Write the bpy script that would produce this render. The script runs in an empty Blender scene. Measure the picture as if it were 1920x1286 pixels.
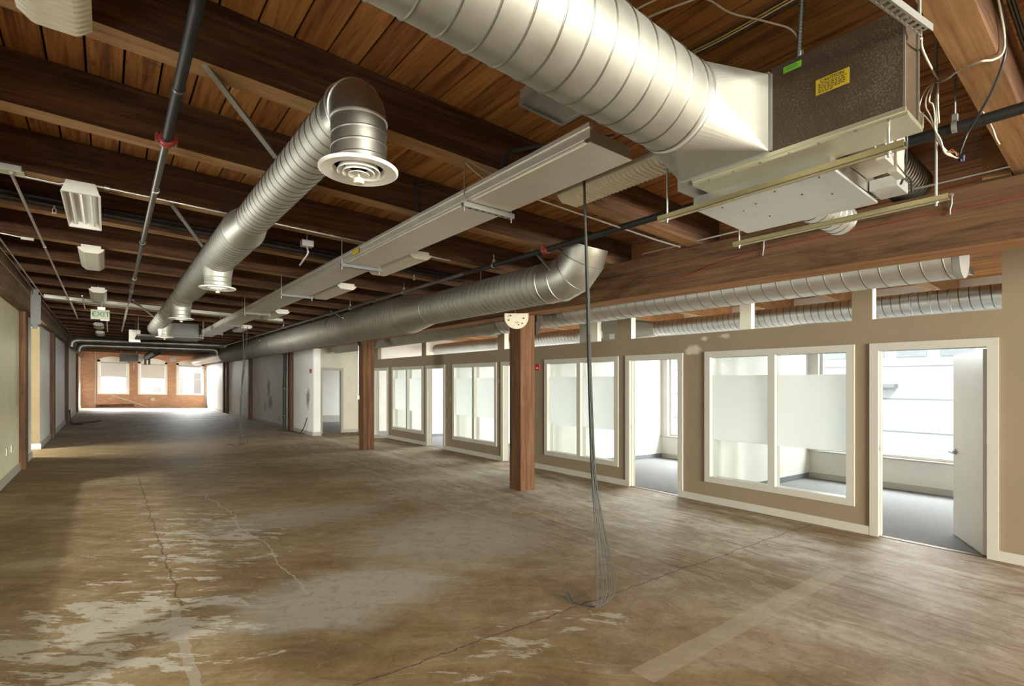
import bpy, math, random
from mathutils import Vector, Matrix

# An emptied office floor in an old brick and timber warehouse. Units are metres, Y runs down the
# long room, X across it, Z up. The old floor, joists and deck all fall to the right by SLOPE, so
# heights are given above the floor at that X ("h") and turned into z by zf().
SLOPE = 0.0316
rnd = random.Random(7)
COL = bpy.context.scene.collection
PI = math.pi


def zf(x, h=0.0):
    return h - SLOPE * x


SEAM = [None]       # lock seam of spiral duct; crease shadow and dirt put into its colour


# ------------------------------------------------------------------ mesh building
class MB:
    def __init__(self):
        self.v, self.f, self.m, self.s = [], [], [], []

    def face(self, pts, m=0, smooth=False):
        b = len(self.v)
        self.v += [Vector(p) for p in pts]
        self.f.append(tuple(range(b, b + len(pts))))
        self.m.append(m)
        self.s.append(smooth)

    def hexa(self, p, m=0, mb=None):
        # p: 8 corners, bottom ring then top ring, both counter-clockwise seen from above
        for k, idx in enumerate(((3, 2, 1, 0), (4, 5, 6, 7), (0, 1, 5, 4), (1, 2, 6, 5), (2, 3, 7, 6), (3, 0, 4, 7))):
            self.face([p[i] for i in idx], mb if (k == 0 and mb is not None) else m)
        return self

    def box(self, x0, x1, y0, y1, z0, z1, m=0, mb=None):
        return self.hexa([(x0, y0, z0), (x1, y0, z0), (x1, y1, z0), (x0, y1, z0),
                          (x0, y0, z1), (x1, y0, z1), (x1, y1, z1), (x0, y1, z1)], m, mb)

    def sbox(self, x0, x1, y0, y1, h0, h1, m=0, mb=None):
        a, b, c, d = zf(x0, h0), zf(x1, h0), zf(x0, h1), zf(x1, h1)
        return self.hexa([(x0, y0, a), (x1, y0, b), (x1, y1, b), (x0, y1, a),
                          (x0, y0, c), (x1, y0, d), (x1, y1, d), (x0, y1, c)], m, mb)

    def bbox(self, x0, x1, y0, y1, z0, z1, c=0.01, m=0):
        # box with its four upright edges chamfered
        ring = [(x0 + c, y0), (x1 - c, y0), (x1, y0 + c), (x1, y1 - c), (x1 - c, y1), (x0 + c, y1), (x0, y1 - c), (x0, y0 + c)]
        n = len(ring)
        for i in range(n):
            a, b = ring[i], ring[(i + 1) % n]
            self.face([(*a, z0), (*b, z0), (*b, z1), (*a, z1)], m)
        self.face([(*p, z1) for p in ring], m)
        self.face([(*p, z0) for p in reversed(ring)], m)
        return self

    def beam(self, a, b, w, t, m=0, up=(0, 0, 1)):
        # rectangular bar from a to b, w across, t along the up side
        a, b = Vector(a), Vector(b)
        d = (b - a).normalized()
        s = d.cross(Vector(up))
        if s.length < 1e-4:
            s = Vector((1, 0, 0))
        s.normalize()
        u = s.cross(d).normalized()
        s *= w / 2
        u *= t / 2
        return self.hexa([a - s - u, a + s - u, b + s - u, b - s - u, a - s + u, a + s + u, b + s + u, b - s + u], m)

    def rings(self, rings, m=0, smooth=True, close=True):
        b = len(self.v)
        n = len(rings[0])
        for r in rings:
            self.v += [Vector(p) for p in r]
        for i in range(len(rings) - 1):
            for j in range(n if close else n - 1):
                k = (j + 1) % n
                self.f.append((b + i * n + j, b + i * n + k, b + (i + 1) * n + k, b + (i + 1) * n + j))
                self.m.append(m)
                self.s.append(smooth)

    def tube(self, pts, r, n=10, m=0, caps=True):
        pts = [Vector(p) for p in pts]
        d0 = (pts[1] - pts[0]).normalized()
        u = d0.cross(Vector((0.13, 0.31, 0.94)))
        if u.length < 1e-3:
            u = d0.cross(Vector((1, 0, 0)))
        u.normalize()
        out = []
        dp = d0
        for i, p in enumerate(pts):
            di = (pts[min(i + 1, len(pts) - 1)] - p)
            di = di.normalized() if di.length > 1e-9 else dp
            t = (dp + di)
            t = t.normalized() if t.length > 1e-6 else di
            # carry the frame along
            u = (u - dp * u.dot(dp)).normalized()
            w = dp.cross(u).normalized()
            ring = []
            rr = r[i] if isinstance(r, (list, tuple)) else r
            for j in range(n):
                a = 2 * PI * j / n
                q = (u * math.cos(a) + w * math.sin(a)) * rr
                den = dp.dot(t)
                q = q - dp * (q.dot(t) / den) if abs(den) > 0.2 else q
                ring.append(p + q)
            out.append(ring)
            axis = dp.cross(di)
            if axis.length > 1e-6:
                R = Matrix.Rotation(dp.angle(di), 3, axis.normalized())
                u = (R @ u).normalized()
            dp = di
        self.rings(out, m)
        if caps:
            self.face(list(reversed(out[0])), m)
            self.face(out[-1], m)
        return self

    def rod(self, a, b, r=0.005, n=6, m=0):
        return self.tube([a, b], r, n, m)

    def spiral(self, a, b, r, pitch=0.12, bead=0.004, n=40, m=0, ms=1):
        # spiral-wound duct: a plain drum with a standing seam that winds along it
        a, b = Vector(a), Vector(b)
        L = (b - a).length
        d = (b - a) / L
        u = d.cross(Vector((0, 0, 1)))
        if u.length < 1e-3:
            u = Vector((1, 0, 0))
        u.normalize()
        w = d.cross(u)
        g = min(1.0, pitch / 0.06)
        prof = ((0.0, 0), (0.003 * g / pitch, 0), (0.005 * g / pitch, bead), (0.009 * g / pitch, bead), (0.011 * g / pitch, 0), (0.014 * g / pitch, 0))
        K = len(prof)
        turns = int(math.ceil(L / pitch)) + 1
        base = len(self.v)
        rows = 0
        for t in range(-1, turns + 1):
            for fr, e in prof:
                for j in range(n):
                    an = 2 * PI * j / n
                    s = min(max((t + fr + j / n) * pitch, 0), L)
                    self.v.append(a + d * s + (u * math.cos(an) + w * math.sin(an)) * (r + e))
                rows += 1
        for i in range(rows - 1):
            for j in range(n):
                i2, j2 = (i, j + 1) if j + 1 < n else (i + K, 0)
                if i2 + 1 >= rows:
                    continue
                q = (base + i * n + j, base + i2 * n + j2, base + (i2 + 1) * n + j2, base + (i + 1) * n + j)
                p = [self.v[k] for k in q]
                if max((x - p[0]).dot(d) for x in p) - min((x - p[0]).dot(d) for x in p) < 1e-6:
                    continue
                self.f.append(q)
                self.m.append(ms if 0 < (i % K) < K - 1 else m)
                self.s.append(True)
        return self

    def lathe(self, prof, c, axis=(0, 0, 1), n=40, m=0, smooth=True):
        c, d = Vector(c), Vector(axis).normalized()
        u = d.cross(Vector((0, 0, 1)))
        if u.length < 1e-3:
            u = Vector((1, 0, 0))
        u.normalize()
        w = d.cross(u)
        for (r0, s0), (r1, s1) in zip(prof, prof[1:]):
            rr = []
            for r, s in ((r0, s0), (r1, s1)):
                rr.append([c + d * s + (u * math.cos(2 * PI * j / n) + w * math.sin(2 * PI * j / n)) * max(r, 1e-4) for j in range(n)])
            self.rings(rr, m, smooth)
        return self

    def disc(self, c, axis, r, n=32, m=0):
        c, d = Vector(c), Vector(axis).normalized()
        u = d.cross(Vector((0, 0, 1)))
        if u.length < 1e-3:
            u = Vector((1, 0, 0))
        u.normalize()
        w = d.cross(u)
        self.face([c + (u * math.cos(2 * PI * j / n) + w * math.sin(2 * PI * j / n)) * r for j in range(n)], m)
        return self

    def drum(self, a, b, r, n=32, m=0):
        return self.tube([a, b], r, n, m)

    def build(self, name, mats, parent=None, kind=None):
        me = bpy.data.meshes.new(name)
        off = Vector((0, 0, 0))
        q = parent
        while q is not None:
            off = off + Vector(q.location)
            q = q.parent
        me.from_pydata([tuple(p - off) for p in self.v], [], self.f)
        if not isinstance(mats, (list, tuple)):
            mats = [mats, SEAM[0]] if max(self.m, default=0) == 1 else [mats]
        for mt in mats:
            me.materials.append(mt)
        me.polygons.foreach_set('material_index', self.m)
        me.polygons.foreach_set('use_smooth', self.s)
        me.update()
        o = bpy.data.objects.new(name, me)
        COL.objects.link(o)
        if parent is not None:
            o.parent = parent
        if kind:
            o['kind'] = kind
        return o


def smooth_path(pts, k=6):
    pts = [Vector(p) for p in pts]
    P = [2 * pts[0] - pts[1]] + pts + [2 * pts[-1] - pts[-2]]
    out = []
    for i in range(1, len(P) - 2):
        a, b, c, d = P[i - 1], P[i], P[i + 1], P[i + 2]
        for j in range(k):
            t = j / k
            out.append(0.5 * ((2 * b) + (c - a) * t + (2 * a - 5 * b + 4 * c - d) * t * t + (3 * b - a - 3 * c + d) * t ** 3))
    out.append(pts[-1])
    return out


def tag(o, label, cat, group=None):
    o['label'] = label
    o['category'] = cat
    if group:
        o['group'] = group
    return o


def thing(name, loc, label, cat, group=None):
    o = bpy.data.objects.new(name, None)
    o.empty_display_size = 0.1
    o.location = loc
    COL.objects.link(o)
    return tag(o, label, cat, group)


def setting(name, loc=(0, 0, 0)):
    o = bpy.data.objects.new(name, None)
    o.location = loc
    o['kind'] = 'structure'
    COL.objects.link(o)
    return o


ORD = ['first', 'second', 'third', 'fourth', 'fifth', 'sixth', 'seventh', 'eighth', 'ninth', 'tenth', 'eleventh', 'twelfth',
       'thirteenth', 'fourteenth', 'fifteenth', 'sixteenth', 'seventeenth', 'eighteenth', 'nineteenth', 'twentieth',
       'twenty-first', 'twenty-second', 'twenty-third', 'twenty-fourth', 'twenty-fifth', 'twenty-sixth', 'twenty-seventh',
       'twenty-eighth', 'twenty-ninth', 'thirtieth', 'thirty-first', 'thirty-second']


# ------------------------------------------------------------------ materials
class NT:
    def __init__(self, name):
        self.mat = bpy.data.materials.new(name)
        self.mat.use_nodes = True
        self.t = self.mat.node_tree
        self.n = self.t.nodes
        self.l = self.t.links
        self.bsdf = self.n['Principled BSDF']
        self.co = self.n.new('ShaderNodeTexCoord').outputs['Object']

    def add(self, typ, **kw):
        nd = self.n.new(typ)
        for k, v in kw.items():
            setattr(nd, k, v)
        return nd

    def put(self, sock, val):
        if isinstance(val, bpy.types.NodeSocket):
            self.l.new(val, sock)
        else:
            sock.default_value = val if not (isinstance(val, tuple) and len(val) == 3 and sock.type == 'RGBA') else (*val, 1)

    def map(self, scale=(1, 1, 1), rot=(0, 0, 0), src=None):
        nd = self.add('ShaderNodeMapping')
        self.put(nd.inputs['Vector'], src or self.co)
        nd.inputs['Scale'].default_value = scale
        nd.inputs['Rotation'].default_value = rot
        return nd.outputs[0]

    def noise(self, vec=None, scale=5, detail=4, rough=0.55, dist=0.0, out='Fac'):
        nd = self.add('ShaderNodeTexNoise')
        self.put(nd.inputs['Vector'], vec or self.co)
        nd.inputs['Scale'].default_value = scale
        nd.inputs['Detail'].default_value = detail
        nd.inputs['Roughness'].default_value = rough
        nd.inputs['Distortion'].default_value = dist
        return nd.outputs[out]

    def ramp(self, fac, stops, interp='LINEAR'):
        nd = self.add('ShaderNodeValToRGB')
        nd.color_ramp.interpolation = interp
        els = nd.color_ramp.elements
        while len(els) < len(stops):
            els.new(0.5)
        for e, (p, c) in zip(els, stops):
            e.position = p
            e.color = (*c, 1) if isinstance(c, tuple) else (c, c, c, 1)
        self.put(nd.inputs[0], fac)
        return nd.outputs[0]

    def math(self, op, a, b=0.0, c=None, clamp=False):
        nd = self.add('ShaderNodeMath', operation=op, use_clamp=clamp)
        self.put(nd.inputs[0], a)
        self.put(nd.inputs[1], b)
        if c is not None:
            self.put(nd.inputs[2], c)
        return nd.outputs[0]

    def mix(self, fac, a, b, mode='MIX'):
        nd = self.add('ShaderNodeMix', data_type='RGBA', blend_type=mode)
        self.put(nd.inputs[0], fac)
        self.put(nd.inputs[6], a)
        self.put(nd.inputs[7], b)
        return nd.outputs[2]

    def sep(self, vec=None):
        nd = self.add('ShaderNodeSeparateXYZ')
        self.put(nd.inputs[0], vec or self.co)
        return nd.outputs

    def comb(self, x, y, z):
        nd = self.add('ShaderNodeCombineXYZ')
        for s, v in zip(nd.inputs, (x, y, z)):
            self.put(s, v)
        return nd.outputs[0]

    def bump(self, h, strength=0.3, dist=0.01):
        nd = self.add('ShaderNodeBump')
        nd.inputs['Strength'].default_value = strength
        nd.inputs['Distance'].default_value = dist
        self.put(nd.inputs['Height'], h)
        self.l.new(nd.outputs[0], self.bsdf.inputs['Normal'])

    def out(self, color=None, rough=0.6, metal=0.0, spec=None):
        if color is not None:
            self.put(self.bsdf.inputs['Base Color'], color)
        self.put(self.bsdf.inputs['Roughness'], rough)
        self.put(self.bsdf.inputs['Metallic'], metal)
        if spec is not None:
            self.bsdf.inputs['Specular IOR Level'].default_value = spec
        return self.mat


def paint(name, c, rough=0.6, var=0.08, scale=3.0, metal=0.0, spec=None, bump=0.0):
    t = NT(name)
    n = t.noise(scale=scale, detail=5)
    d = tuple(x * (1 - var) for x in c)
    e = tuple(min(1, x * (1 + var)) for x in c)
    col = t.ramp(n, [(0.3, d), (0.7, e)])
    if bump:
        t.bump(t.noise(scale=scale * 40, detail=3), bump, 0.002)
    return t.out(col, rough, metal, spec)


def wood(name, grain, dark, mid, light, knots=True, rough=0.75, stain=0.5, spec=0.25):
    # grain: axis index the fibres run along
    t = NT(name)
    sc = [14.0, 14.0, 14.0]
    sc[grain] = 0.7
    v = t.map(tuple(sc))
    g1 = t.noise(v, 1.0, 6, 0.65, 0.6)
    sc2 = [55.0, 55.0, 55.0]
    sc2[grain] = 1.6
    g2 = t.noise(t.map(tuple(sc2)), 1.0, 3, 0.6, 0.2)
    f = t.math('ADD', t.math('MULTIPLY', g1, 0.65), t.math('MULTIPLY', g2, 0.35))
    col = t.ramp(f, [(0.34, dark), (0.5, mid), (0.66, light)])
    sc3 = [2.2, 2.2, 2.2]
    sc3[grain] = 0.6
    st = t.ramp(t.noise(t.map(tuple(sc3)), 1.0, 6, 0.7, 0.8), [(0.5, 0.0), (0.72, 1.0)])
    col = t.mix(t.math('MULTIPLY', st, stain), col, tuple(x * 0.35 for x in dark))
    if knots:
        vo = t.add('ShaderNodeTexVoronoi')
        sk = [2.1, 2.1, 2.1]
        sk[grain] = 1.1
        t.put(vo.inputs['Vector'], t.map(tuple(sk)))
        vo.inputs['Scale'].default_value = 1.0
        k = t.ramp(vo.outputs['Distance'], [(0.015, 1.0), (0.06, 0.0)])
        col = t.mix(t.math('MULTIPLY', k, 0.8), col, tuple(x * 0.3 for x in dark))
    t.bump(f, 0.25, 0.004)
    return t.out(col, rough, 0.0, spec)


def galv(name, c=(0.62, 0.61, 0.56), rough=0.34, spangle=9.0, dirt=0.25):
    t = NT(name)
    vo = t.add('ShaderNodeTexVoronoi')
    t.put(vo.inputs['Vector'], t.co)
    vo.inputs['Scale'].default_value = spangle * 4
    sp = t.sep(vo.outputs['Color'])[0]
    n = t.noise(scale=2.5, detail=6, rough=0.6)
    col = t.mix(t.math('MULTIPLY', sp, 0.18), c, tuple(x * 0.8 for x in c))
    col = t.mix(t.ramp(n, [(0.45, 0.0), (0.75, dirt)]), col, tuple(x * 0.55 for x in c))
    r = t.math('ADD', t.math('MULTIPLY', t.noise(scale=7, detail=5), 0.22), rough - 0.1)
    t.bump(t.noise(scale=3.5, detail=3), 0.06, 0.02)
    return t.out(col, r, 1.0)


def flat(name, c, rough=0.5, metal=0.0, spec=None):
    t = NT(name)
    n = t.noise(scale=30, detail=2)
    return t.out(t.ramp(n, [(0.3, tuple(x * 0.95 for x in c)), (0.7, tuple(min(1, x * 1.05) for x in c))]), rough, metal, spec)


M = {}
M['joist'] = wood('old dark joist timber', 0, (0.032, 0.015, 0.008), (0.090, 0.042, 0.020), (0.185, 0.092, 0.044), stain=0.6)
M['joist_under'] = wood('paler joist underside', 0, (0.20, 0.10, 0.040), (0.34, 0.185, 0.078), (0.46, 0.27, 0.12), stain=0.3)  # underside takes a paler wood than the sides
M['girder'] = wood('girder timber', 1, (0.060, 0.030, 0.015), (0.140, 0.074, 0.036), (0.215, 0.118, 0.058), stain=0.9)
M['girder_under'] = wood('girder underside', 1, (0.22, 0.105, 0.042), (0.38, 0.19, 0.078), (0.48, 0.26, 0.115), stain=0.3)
M['girder_left'] = wood('weathered girder timber', 1, (0.09, 0.052, 0.028), (0.19, 0.115, 0.062), (0.29, 0.185, 0.105), stain=0.6)
M['column'] = wood('column timber', 2, (0.045, 0.020, 0.009), (0.105, 0.048, 0.021), (0.19, 0.090, 0.040), stain=0.6)
M['dark_column'] = wood('darker column timber', 2, (0.045, 0.022, 0.013), (0.095, 0.048, 0.027), (0.15, 0.08, 0.045), stain=0.5)


def deck_material():
    t = NT('ceiling deck boards')
    x, y, z = t.sep()
    bi = t.math('FLOOR', t.math('DIVIDE', t.math('ADD', x, 1.6), 0.188))
    wn = t.add('ShaderNodeTexWhiteNoise', noise_dimensions='1D')
    t.put(wn.inputs['W'], bi)
    wv = wn.outputs['Value']
    v = t.comb(t.math('MULTIPLY', x, 16.0), t.math('ADD', t.math('MULTIPLY', y, 0.9), t.math('MULTIPLY', wv, 40.0)), t.math('MULTIPLY', wv, 30.0))
    g1 = t.noise(v, 1.0, 6, 0.62, 1.2)
    v2 = t.comb(t.math('MULTIPLY', x, 70.0), t.math('MULTIPLY', y, 2.0), wv)
    g2 = t.noise(v2, 1.0, 3, 0.5)
    f = t.math('ADD', t.math('MULTIPLY', g1, 0.75), t.math('MULTIPLY', g2, 0.25))
    a = t.ramp(f, [(0.36, (0.19, 0.075, 0.019)), (0.5, (0.43, 0.187, 0.050)), (0.64, (0.55, 0.265, 0.083))])
    b = t.ramp(f, [(0.36, (0.13, 0.045, 0.014)), (0.5, (0.29, 0.112, 0.033)), (0.64, (0.42, 0.180, 0.058))])
    col = t.mix(wv, a, b)
    st = t.ramp(t.noise(t.map((3.0, 1.2, 1)), 1.0, 8, 0.75, 0.5), [(0.60, 0.0), (0.68, 0.85)])
    col = t.mix(st, col, (0.022, 0.011, 0.006))
    vo = t.add('ShaderNodeTexVoronoi')
    t.put(vo.inputs['Vector'], t.map((2.6, 1.3, 1)))
    vo.inputs['Scale'].default_value = 1.0
    col = t.mix(t.ramp(vo.outputs['Distance'], [(0.02, 0.8), (0.07, 0.0)]), col, (0.03, 0.014, 0.007))
    t.bump(f, 0.2, 0.004)
    return t.out(col, 0.7, 0.0, 0.3)


M['deck'] = deck_material()
M['deck_gap'] = flat('black space above the boards', (0.01, 0.008, 0.006), 0.9)


def floor_material():
    t = NT('scraped concrete floor')
    x, y, z = t.sep()
    warp = t.noise(t.map((0.35, 0.35, 0)), 1.0, 4, 0.6, 0.4, 'Color')
    wv = t.add('ShaderNodeVectorMath', operation='MULTIPLY_ADD')
    t.put(wv.inputs[0], warp)
    wv.inputs[1].default_value = (0.9, 0.9, 0)
    t.put(wv.inputs[2], t.co)
    w = wv.outputs[0]
    big = t.noise(t.map((0.55, 0.75, 0), src=w), 1.0, 5, 0.6)
    fine = t.noise(scale=38, detail=5, rough=0.7)
    wx, wy, wz = t.sep(w)
    ca = t.math('SUBTRACT', t.math('MULTIPLY', wx, 0.78), t.math('MULTIPLY', wy, 0.62))
    cb = t.math('ADD', t.math('MULTIPLY', wx, 0.62), t.math('MULTIPLY', wy, 0.78))
    xr = t.ramp(t.math('DIVIDE', x, 8.0), [(0.25, 0.0), (0.5, 1.0)])
    def streak(lo, hi, det, seed):
        a = t.noise(t.comb(t.math('MULTIPLY', ca, lo), t.math('MULTIPLY', cb, hi), seed), 1.0, det, 0.68, 0.15)
        b = t.noise(t.comb(t.math('MULTIPLY', wx, hi), t.math('MULTIPLY', wy, lo), seed + 3.0), 1.0, det, 0.68, 0.15)
        return t.math('ADD', t.math('MULTIPLY', a, t.math('SUBTRACT', 1.0, xr)), t.math('MULTIPLY', b, xr))
    sweep = streak(0.6, 5.0, 6, 0.0)
    sweep2 = streak(0.9, 17.0, 6, 7.0)
    patchy = t.noise(t.map((2.2, 3.2, 0)), 1.0, 9, 0.68, 0.5)
    f = t.math('ADD', t.math('MULTIPLY', big, 0.3), t.math('ADD', t.math('MULTIPLY', sweep, 0.25), t.math('ADD', t.math('MULTIPLY', patchy, 0.3), t.math('MULTIPLY', fine, 0.15))))
    brown = t.ramp(f, [(0.36, (0.120, 0.073, 0.029)), (0.48, (0.215, 0.140, 0.060)), (0.60, (0.35, 0.26, 0.145))])
    grey = t.ramp(f, [(0.38, (0.23, 0.170, 0.108)), (0.49, (0.37, 0.305, 0.225)), (0.59, (0.54, 0.485, 0.395))])
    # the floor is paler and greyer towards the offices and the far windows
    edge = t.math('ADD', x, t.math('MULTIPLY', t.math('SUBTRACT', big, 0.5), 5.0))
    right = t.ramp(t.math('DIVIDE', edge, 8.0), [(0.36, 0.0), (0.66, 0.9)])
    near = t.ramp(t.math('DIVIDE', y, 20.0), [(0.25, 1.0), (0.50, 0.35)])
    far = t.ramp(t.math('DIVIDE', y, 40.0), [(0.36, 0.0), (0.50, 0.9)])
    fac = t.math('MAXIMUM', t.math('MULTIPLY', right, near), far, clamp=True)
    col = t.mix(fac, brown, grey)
    # soft pale bloom of old adhesive
    def spot(cx, cy, rx, ry, edge0=0.55):
        dx = t.math('DIVIDE', t.math('SUBTRACT', x, cx), rx)
        dy = t.math('DIVIDE', t.math('SUBTRACT', y, cy), ry)
        d = t.math('SQRT', t.math('ADD', t.math('MULTIPLY', dx, dx), t.math('MULTIPLY', dy, dy)))
        d = t.math('ADD', d, t.math('MULTIPLY', t.math('SUBTRACT', sweep, 0.5), 1.3))
        return t.ramp(d, [(edge0, 1.0), (1.0, 0.0)])
    soft = t.math('MAXIMUM', spot(1.45, 3.75, 1.0, 0.62), t.math('MULTIPLY', spot(1.9, 6.3, 1.2, 0.6), 0.6), clamp=True)
    soft = t.math('MAXIMUM', soft, t.math('MULTIPLY', spot(2.9, 4.6, 1.3, 1.1), 0.7))
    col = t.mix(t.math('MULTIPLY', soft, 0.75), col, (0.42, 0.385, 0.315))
    # crisp flakes of levelling compound that were not scraped off
    fl = t.noise(t.comb(t.math('MULTIPLY', ca, 1.6), t.math('MULTIPLY', cb, 5.0), 2.0), 1.9, 12, 0.74, 0.3)
    area = t.math('MAXIMUM', spot(0.05, 4.0, 1.1, 1.2, 0.3), t.math('MULTIPLY', spot(0.75, 5.9, 1.0, 2.4, 0.3), 0.72), clamp=True)
    area = t.math('MAXIMUM', area, t.math('MULTIPLY', spot(2.2, 2.4, 1.2, 0.5, 0.3), 0.6))
    flake = t.ramp(t.math('ADD', fl, t.math('MULTIPLY', t.math('SUBTRACT', area, 0.5), 0.22)), [(0.562, 0.0), (0.572, 1.0)])
    col = t.mix(t.math('MULTIPLY', flake, 0.85), col, (0.47, 0.42, 0.33))
    # trowel streaks and dirt
    stk = t.math('ADD', t.math('MULTIPLY', xr, 0.75), 0.25)
    str1 = t.math('MULTIPLY', t.ramp(sweep2, [(0.54, 0.0), (0.66, 0.6)]), stk)
    col = t.mix(str1, col, (0.50, 0.45, 0.37))
    str2 = t.ramp(sweep2, [(0.34, 0.7), (0.45, 0.0)])
    col = t.mix(t.math('MULTIPLY', str2, stk), col, (0.11, 0.068, 0.034))
    s3 = streak(1.3, 4.5, 7, 21.0)
    blob = t.math('MULTIPLY', t.ramp(s3, [(0.55, 0.0), (0.62, 0.75)]), fac)
    col = t.mix(blob, col, (0.19, 0.115, 0.055))
    pale = t.math('MULTIPLY', t.ramp(s3, [(0.36, 0.55), (0.45, 0.0)]), fac)
    col = t.mix(pale, col, (0.56, 0.51, 0.43))
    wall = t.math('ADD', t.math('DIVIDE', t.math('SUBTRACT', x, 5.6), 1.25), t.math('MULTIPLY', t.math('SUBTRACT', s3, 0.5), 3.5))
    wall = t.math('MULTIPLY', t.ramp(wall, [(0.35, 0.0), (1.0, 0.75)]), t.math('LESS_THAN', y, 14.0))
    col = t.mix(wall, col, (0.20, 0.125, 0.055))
    mott = t.noise(t.map((9, 9, 0)), 1.0, 8, 0.75, 0.6)
    col = t.mix(t.ramp(mott, [(0.52, 0.0), (0.68, 0.45)]), col, (0.115, 0.070, 0.032))
    col = t.mix(t.ramp(mott, [(0.30, 0.4), (0.44, 0.0)]), col, (0.46, 0.40, 0.30))
    speck = t.ramp(t.noise(scale=150, detail=2), [(0.70, 0.0), (0.74, 0.7)])
    col = t.mix(speck, col, (0.07, 0.05, 0.035))
    # lines: slab joint across, two cracks and a pale strip along, a paler strip by the columns
    wob = t.math('MULTIPLY', t.math('SUBTRACT', t.noise(scale=3.0, detail=6, rough=0.7), 0.5), 0.16)
    wob2 = t.math('MULTIPLY', t.math('SUBTRACT', t.noise(scale=0.7, detail=4), 0.5), 0.5)
    def line(coord, at, half, wobble, other, o0, o1):
        d = t.math('ABSOLUTE', t.math('ADD', t.math('SUBTRACT', coord, at), wobble))
        k = t.math('LESS_THAN', d, half)
        k = t.math('MULTIPLY', k, t.math('GREATER_THAN', other, o0))
        return t.math('MULTIPLY', k, t.math('LESS_THAN', other, o1))
    col = t.mix(t.math('MULTIPLY', line(y, 2.58, 0.006, wob, x, 1.0, 6.8), 0.75), col, (0.06, 0.042, 0.03))
    col = t.mix(t.math('MULTIPLY', line(x, 0.40, 0.006, wob, y, 4.2, 10.5), 0.7), col, (0.07, 0.045, 0.025))
    col = t.mix(t.math('MULTIPLY', line(x, 1.15, 0.008, t.math('ADD', wob, wob2), y, 3.9, 8.2), 0.6), col, (0.48, 0.43, 0.34))
    col = t.mix(t.math('MULTIPLY', line(x, 0.36, 0.028, t.math('MULTIPLY', wob, 0.5), y, 2.4, 4.1), 0.4), col, (0.44, 0.40, 0.33))
    col = t.mix(t.math('MULTIPLY', line(y, 1.73, 0.075, t.math('MULTIPLY', wob, 0.3), x, 2.3, 5.2), 0.35), col, (0.48, 0.42, 0.32))
    col = t.mix(t.math('MULTIPLY', line(x, 5.1, 0.13, t.math('MULTIPLY', wob, 0.6), y, 6.5, 17.0), 0.4), col, (0.46, 0.39, 0.28))
    t.bump(t.math('ADD', t.math('MULTIPLY', sweep2, 0.7), t.math('MULTIPLY', fine, 0.5)), 0.25, 0.006)
    r = t.math('ADD', t.math('MULTIPLY', fine, 0.3), 0.52)
    return t.out(col, r, 0.0, 0.25)


M['floor'] = floor_material()


def carpet_material():
    t = NT('grey office carpet')
    n = t.noise(scale=260, detail=2)
    col = t.ramp(n, [(0.35, (0.10, 0.098, 0.10)), (0.65, (0.26, 0.255, 0.25))])
    col = t.mix(t.math('MULTIPLY', t.noise(scale=2.0), 0.15), col, (0.30, 0.28, 0.25))
    t.bump(n, 0.5, 0.004)
    return t.out(col, 0.95, 0.0, 0.1)


M['carpet'] = carpet_material()


def brick_material():
    t = NT('red brick wall')
    x, y, z = t.sep()
    v = t.comb(t.math('ADD', x, y), t.math('ADD', z, t.math('MULTIPLY', x, SLOPE)), 0.0)
    b = t.add('ShaderNodeTexBrick')
    t.put(b.inputs['Vector'], v)
    b.inputs['Color1'].default_value = (0.42, 0.19, 0.095, 1)
    b.inputs['Color2'].default_value = (0.55, 0.29, 0.16, 1)
    b.inputs['Mortar'].default_value = (0.42, 0.34, 0.26, 1)
    b.inputs['Scale'].default_value = 1.0
    b.inputs['Brick Width'].default_value = 0.21
    b.inputs['Row Height'].default_value = 0.072
    b.inputs['Mortar Size'].default_value = 0.009
    n = t.noise(scale=1.2, detail=5)
    col = t.mix(t.ramp(n, [(0.4, 0.0), (0.75, 0.5)]), b.outputs['Color'], (0.30, 0.16, 0.10))
    t.bump(b.outputs['Fac'], -0.5, 0.01)
    return t.out(col, 0.85, 0.0, 0.2)


M['brick'] = brick_material()


def patchy_paint(name, c, patch, amount=0.62, scale=1.6, spots=(), spot_c=(0.1, 0.1, 0.1), xmin=-99):
    t = NT(name)
    n = t.noise(scale=scale, detail=5, rough=0.6, dist=0.3)
    k = t.ramp(n, [(amount, 0.0), (amount + 0.04, 0.6)])
    v = t.noise(scale=1.1, detail=3)
    base = t.ramp(v, [(0.3, tuple(x * 0.94 for x in c)), (0.7, tuple(x * 1.05 for x in c))])
    t.bump(t.noise(scale=220, detail=2), 0.08, 0.001)
    col = t.mix(k, base, patch)
    x, y, z = t.sep()
    nn = t.math('MULTIPLY', t.math('SUBTRACT', t.noise(scale=6, detail=6, rough=0.7), 0.5), 1.8)
    for py, pz, ry, rz, am in spots:
        dy = t.math('DIVIDE', t.math('SUBTRACT', y, py), ry)
        dz = t.math('DIVIDE', t.math('SUBTRACT', z, pz), rz)
        d = t.math('ADD', t.math('SQRT', t.math('ADD', t.math('MULTIPLY', dy, dy), t.math('MULTIPLY', dz, dz))), nn)
        m = t.math('MULTIPLY', t.ramp(d, [(0.45, am), (0.95, 0.0)]), t.math('GREATER_THAN', x, xmin))
        col = t.mix(m, col, spot_c)
    return t.out(col, 0.62, 0.0, 0.3)


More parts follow.
